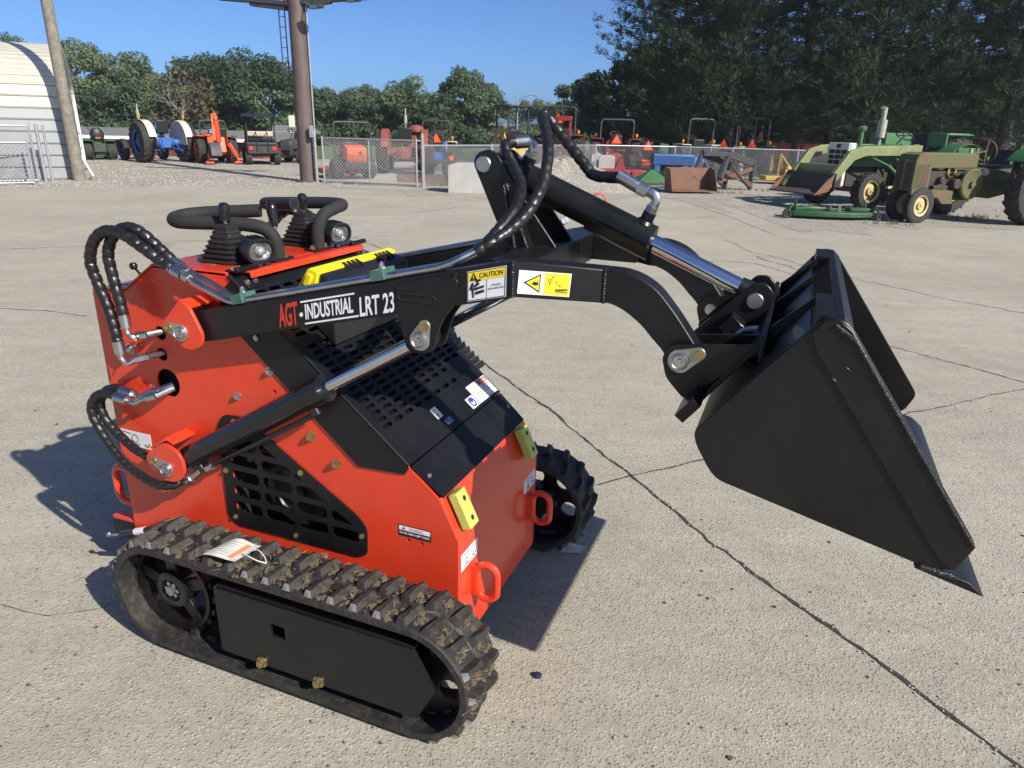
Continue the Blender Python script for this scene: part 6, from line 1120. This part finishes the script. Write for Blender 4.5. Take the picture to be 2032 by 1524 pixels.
m = MB(); m.cyl((1.45, .02, 1.40), (1.45, .02, 1.58), .04, 12); m.cyl((1.45, .02, 1.58), (1.45, .02, 1.98), .105, 16); m.cyl((1.45, .02, 1.98), (1.45, .02, 2.25), .06, 12); m.bar((1.5, .02, 2.28), (1.56, .02, 2.22), .1, .01); m.build('muffler', M['muff'], t); m = MB(); m.lathe((2.05, .02, 1.40), (0, 0, 1), [(0, .05), (.32, .05), (.33, .09), (.40, .10), (.43, .06), (.43, 0)], 14); m.build('air_cleaner', M['ogreen'], t)
MB().box(1.05, 1.75, .295, .302, 1.22, 1.30).build('number_plate', M['seatblk'], t); put('lettering', text_mesh('1850', .36, .062, .003, Matrix(((-1, 0, 0, 1.72), (0, 0, 1, .304), (0, 1, 0, 1.23), (0, 0, 0, 1)))), M['palet'], t)
for s_ in (-1, 1):
    m = MB(); m.prism([(.75, 1.20), (.75, 1.43), (2.55, 1.39), (2.98, 1.28), (3.64, .46), (3.50, .38), (2.82, 1.08), (2.5, 1.18)], s_*.62-.055, s_*.62+.055); la = m.build('loader_arm', M['lgreen'], t, .012)
    m = MB(); m.prism([(.72, .35), (.72, 1.45), (.92, 1.45), (1.0, .35)], s_*.53-.035, s_*.53+.035); m.build('loader_post', M['ogreen'], t, .01); m = MB(); m.cyl((.95, s_*.60, .55), (1.7, s_*.60, .98), .045, 12); m.cyl((1.7, s_*.60, .98), (2.45, s_*.60, 1.22), .022, 10); m.build('lift_ram', M['ogreen'], t); m = MB(); m.cyl((1.55, s_*.56, 1.28), (1.0, s_*.56, .75), .03, 10); m.build('lift_ram', M['lgreen'], t)
m = MB(); m.box(3.12, 3.22, -.60, .60, .76, .98); m.build('loader_cross_plate', M['lgreen'], t, .01); m = MB(); m.loft([[(x, y, z) for x, z in ((3.38, .80), (3.50, .42), (3.92, .33), (3.92, .36), (3.53, .45), (3.41, .80))] for y in (-.72, .72)]); lb2 = m.build('loader_bucket', M['bucketdark'], t, .004)
for s_ in (-1, 1): m = MB(); m.prism([(3.38, .80), (3.50, .42), (3.92, .33), (3.60, .64)], s_*.72-.008, s_*.72+.008); m.build('bucket_side', M['rustst'], lb2)
m = MB(); m.box(3.33, 3.365, -.72, .72, .42, .80); m.build('bucket_back', M['seatblk'], lb2)
m = MB(); m.box(.1, .5, -.3, .3, 1.2, 1.32); m.prism([(-.1, 1.25), (-.2, 1.7), (-.12, 1.72), (.02, 1.3)], -.28, .28); m.build('seat', M['seatblk'], t, .03)
m = MB(); m.box(-.4, .3, .42, .95, 1.66, 1.72); m.build('rear_fender', M['ogreen'], t, .02)
# --- rusty row-crop tractor with narrow front
b = G(1797, 440); fwd = Vector((math.cos(R(202)), math.sin(R(202)), 0)); base = b-fwd*2.2
t = thing('tractor', 'rusty green row-crop tractor with narrow yellow front wheels at the right edge', 'tractor', base, R(202), 'old green tractors at the right')
for s_ in (-1, 1): wheel(t, 'rear_wheel', 0, s_*.95, .72, .34, M['jyel'], 1); wheel(t, 'front_wheel', 2.2, s_*.20, .345, .17, M['rimy'], 2)
m = MB(); m.prism([(2.2+.30, .62), (2.2+.30, 1.20), (2.44, 1.30), (2.3, 1.33), (.95, 1.33), (.80, 1.28), (.80, 1.05), (2.05, 1.05), (2.05, .62)], -.22, .22); ho = m.build('hood', M['rustgreen'], t, .02); m = MB(); m.prism([(2.46, 1.295), (2.3, 1.336), (.95, 1.336), (.95, 1.325), (2.28, 1.31)], -.20, .20); m.build('hood_top', M['rusthood'], ho, .01)
m = MB(); m.box(2.503, 2.512, -.19, .19, .65, 1.18); gl_ = m.build('grille', M['dark'], ho)
for k in range(14): MB().box(2.51, 2.522, -.18+.0262*k, -.17+.0262*k, .65, 1.18).build('grille_bar', M['rusthood'], gl_)
MB().box(2.51, 2.535, -.03, .03, .64, 1.20).build('grille_centre', M['rustgreen'], gl_)
for s_ in (-1, 1):
    for k in range(9): MB().box(2.12+.04*k, 2.135+.04*k, s_*.221-.006, s_*.221+.006, .66, 1.12).build('side_louvre', M['rusthood'], ho)
m = MB(); m.box(.75, 2.0, -.13, .13, .42, 1.0); m.cyl((1.35, .13, .75), (1.35, .30, .75), .10, 16); m.cyl((1.7, .13, .82), (1.7, .24, .82), .07, 12); m.cyl((1.1, .1, .9), (1.5, .25, .95), .035, 10); m.box(1.5, 1.9, .12, .22, .55, .72); m.build('engine_block', M['engine'], t, .015)
m = MB(); m.prism([(1.35, .50), (1.35, .62), (2.5, .66), (2.5, .55), (1.75, .48), (1.6, .36), (1.3, .36)], .17, .24); m.prism([(1.35, .50), (1.35, .62), (2.5, .66), (2.5, .55), (1.75, .48)], -.24, -.17); m.build('frame_rail', M['rustgreen'], t, .01)
m = MB(); m.cyl((2.2, 0, .62), (2.2, 0, .38), .07, 12); m.bar((2.2, -.2, .345), (2.2, .2, .345), .08, .08); m.build('front_pedestal', M['rusthood'], t)
m = MB(); m.lathe((.95, .20, .75), (0, 1, 0), [(0, .26), (.05, .30), (.10, .30), (.12, .27), (.09, .20), (.09, .06), (.14, .06), (.14, 0)], 26); m.build('flywheel', M['rustgreen'], t); m = MB(); m.torus((1.42, .16, .98), (0, 1, 0), .10, .018, 20, 6); m.build('belt_pulley', M['jyel'], t)
m = MB(); m.prism([(-.35, .55), (-.35, .95), (.3, 1.05), (.85, 1.0), (.85, .5), (.2, .45)], -.2, .2); m.cyl((0, -.95, .72), (0, .95, .72), .09, 12); m.build('transmission', M['rustgreen'], t, .02); m = MB(); c_ = Vector((.35, 0, 1.38)); m.torus(c_, (-1, 0, .22), .22, .014, 26, 6); m.bar(c_+Vector((0, 0, -.21)), c_+Vector((0, 0, .21)), .02, .02); m.bar(c_, (1.2, 0, 1.26), .03, .03); m.build('steering_wheel', M['rustst'], t)
m = MB(); m.bar((.8, 0, 1.05), (.8, 0, 1.42), .05, .05); m.lathe((.55, .25, .98), (.8, .3, 0), [(0, .03), (.05, .07), (.10, .075), (.10, 0)], 14); m.build('head_lamp', M['muff'], t)
for s_ in (-1, 1): m = MB(); arch(m, 0, .72, .78, s_*.62, s_*1.0, 40, 150); m.box(-.3, .35, s_*.62-.01, s_*.62+.01, .9, 1.42); m.build('fender', M['jgreen'], t, .01)
m = MB(); m.prism([(-.2, 1.05), (-.28, 1.4), (-.2, 1.42), (-.08, 1.12), (.2, 1.1), (.2, 1.04)], -.25, .25); m.build('seat', M['seatblk'], t, .02)
# --- bright green mower deck on the ground
t = thing('mower_deck', 'bright green mower deck lying on the gravel before the green tractor', 'mower deck', G(1642, 433), R(-3), None, .92); m = MB(); sh = rounded([(-.95, -.25), (-.3, -.45), (.4, -.45), (.95, -.2), (.95, .2), (.4, .4), (-.4, .4), (-.95, .2)], .15, 4); m.prism(sh, .06, .17, axis='z'); m.build('shell', M['deckg'], t, .02)
for x in (-.6, 0, .6): m = MB(); m.lathe((x, 0, .165), (0, 0, 1), [(0, .12), (.03, .12), (.04, .06), (.10, .05), (.10, 0)], 16); m.build('spindle', M['oldblk'], t)
for x in (-.62, .62): m = MB(); m.box(x-.22, x+.22, -.18, .18, .175, .25); m.build('belt_cover', M['deckg'], t, .015)
for x, y in ((-1.0, -.3), (1.0, -.3), (1.0, .25)): wheel(t, 'gauge_wheel', x, y, .10, .07, M['oldblk'], 0); MB().bar((x, y, .12), (x*.9, y*.8, .3), .04, .04).build('wheel_bracket', M['deckg'], t)
for a_, b_, w_ in (((-.8, -.2, .17), (-.85, -.25, .45), .05), ((.1, -.35, .17), (.1, -.3, .33), .05), ((.75, -.1, .2), (.7, -.1, .42), .04)): MB().bar(a_, b_, w_, .03).build('lift_bracket', M['deckg'], t)
# orange marking loop, water bottle standing out on the gravel
t = thing('orange_hose_loop', 'loop of orange hose on the pavement behind the tilt cylinder', 'hose', at(1195, 400, 9.5)); t.location = G(1186, 424); m = MB(); m.tube([(.20*math.cos(a), .02*math.sin(a*3), max(.012, .40*math.sin(a)+.0)) for a in [R(-4+188*i/20) for i in range(21)]], .017, 8); m.build('hose', M['orange'], t)

t = thing('bottle_cap', 'small dark blue bottle cap on the concrete in front of the track', 'bottle cap', G(1066, 1343)); MB().lathe((0, 0, 0), (.2, .3, 1), [(0, .013), (.003, .0145), (.010, .0135), (.012, .011), (.012, 0)], 14).build('cap', mat('navy_plastic', (.02, .03, .07), .35), t)
t = thing('paper_scrap', 'crumpled pale paper scrap under the far track wheel', 'paper scrap', G(1136, 1092)); m = MB(); m.add([(-.05, -.02, .004), (.03, -.03, .010), (.055, .02, .006), (-.03, .03, .02), (-.05, -.02, .002), (.03, -.03, .008), (.055, .02, .004), (-.03, .03, .018)], [(0, 1, 2, 3), (7, 6, 5, 4), (0, 4, 5, 1), (1, 5, 6, 2), (2, 6, 7, 3), (3, 7, 4, 0)]); m.build('paper', M['paper'], t, smooth=0)

for k, (x, y, w_, h_) in enumerate(((-.3, -.2, .14, .06), (.25, .1, .18, .05), (-.15, .2, .10, .10), (.42, -.25, .12, .07))): MB().box(x-w_/2, x+w_/2, y-.06, y+.06, .17, .17+h_).build('belt_guard', M['deckg'] if k % 2 else M['oldblk'], bpy.data.objects['mower_deck'], .008)
# thin scattering air added over the yard, standing in for veiling in the lens
hz = MB().box(-90, 90, -20, 95, -1.6, 17.5).build('lens_veil', None, None, smooth=0, kind='stuff', label='thin pale air over the yard, added in place of veiling in the lens', category='lens_veil')
hm_ = bpy.data.materials.new('lens_veil_air'); hm_.use_nodes = True; n_ = hm_.node_tree.nodes; n_.remove(n_['Principled BSDF']); pv = n_.new('ShaderNodeVolumePrincipled'); pv.inputs['Color'].default_value = (.92, .95, 1, 1); pv.inputs['Density'].default_value = .0006; pv.inputs['Anisotropy'].default_value = .2
hm_.node_tree.links.new(pv.outputs[0], n_['Material Output'].inputs['Volume']); hz.data.materials.append(hm_)
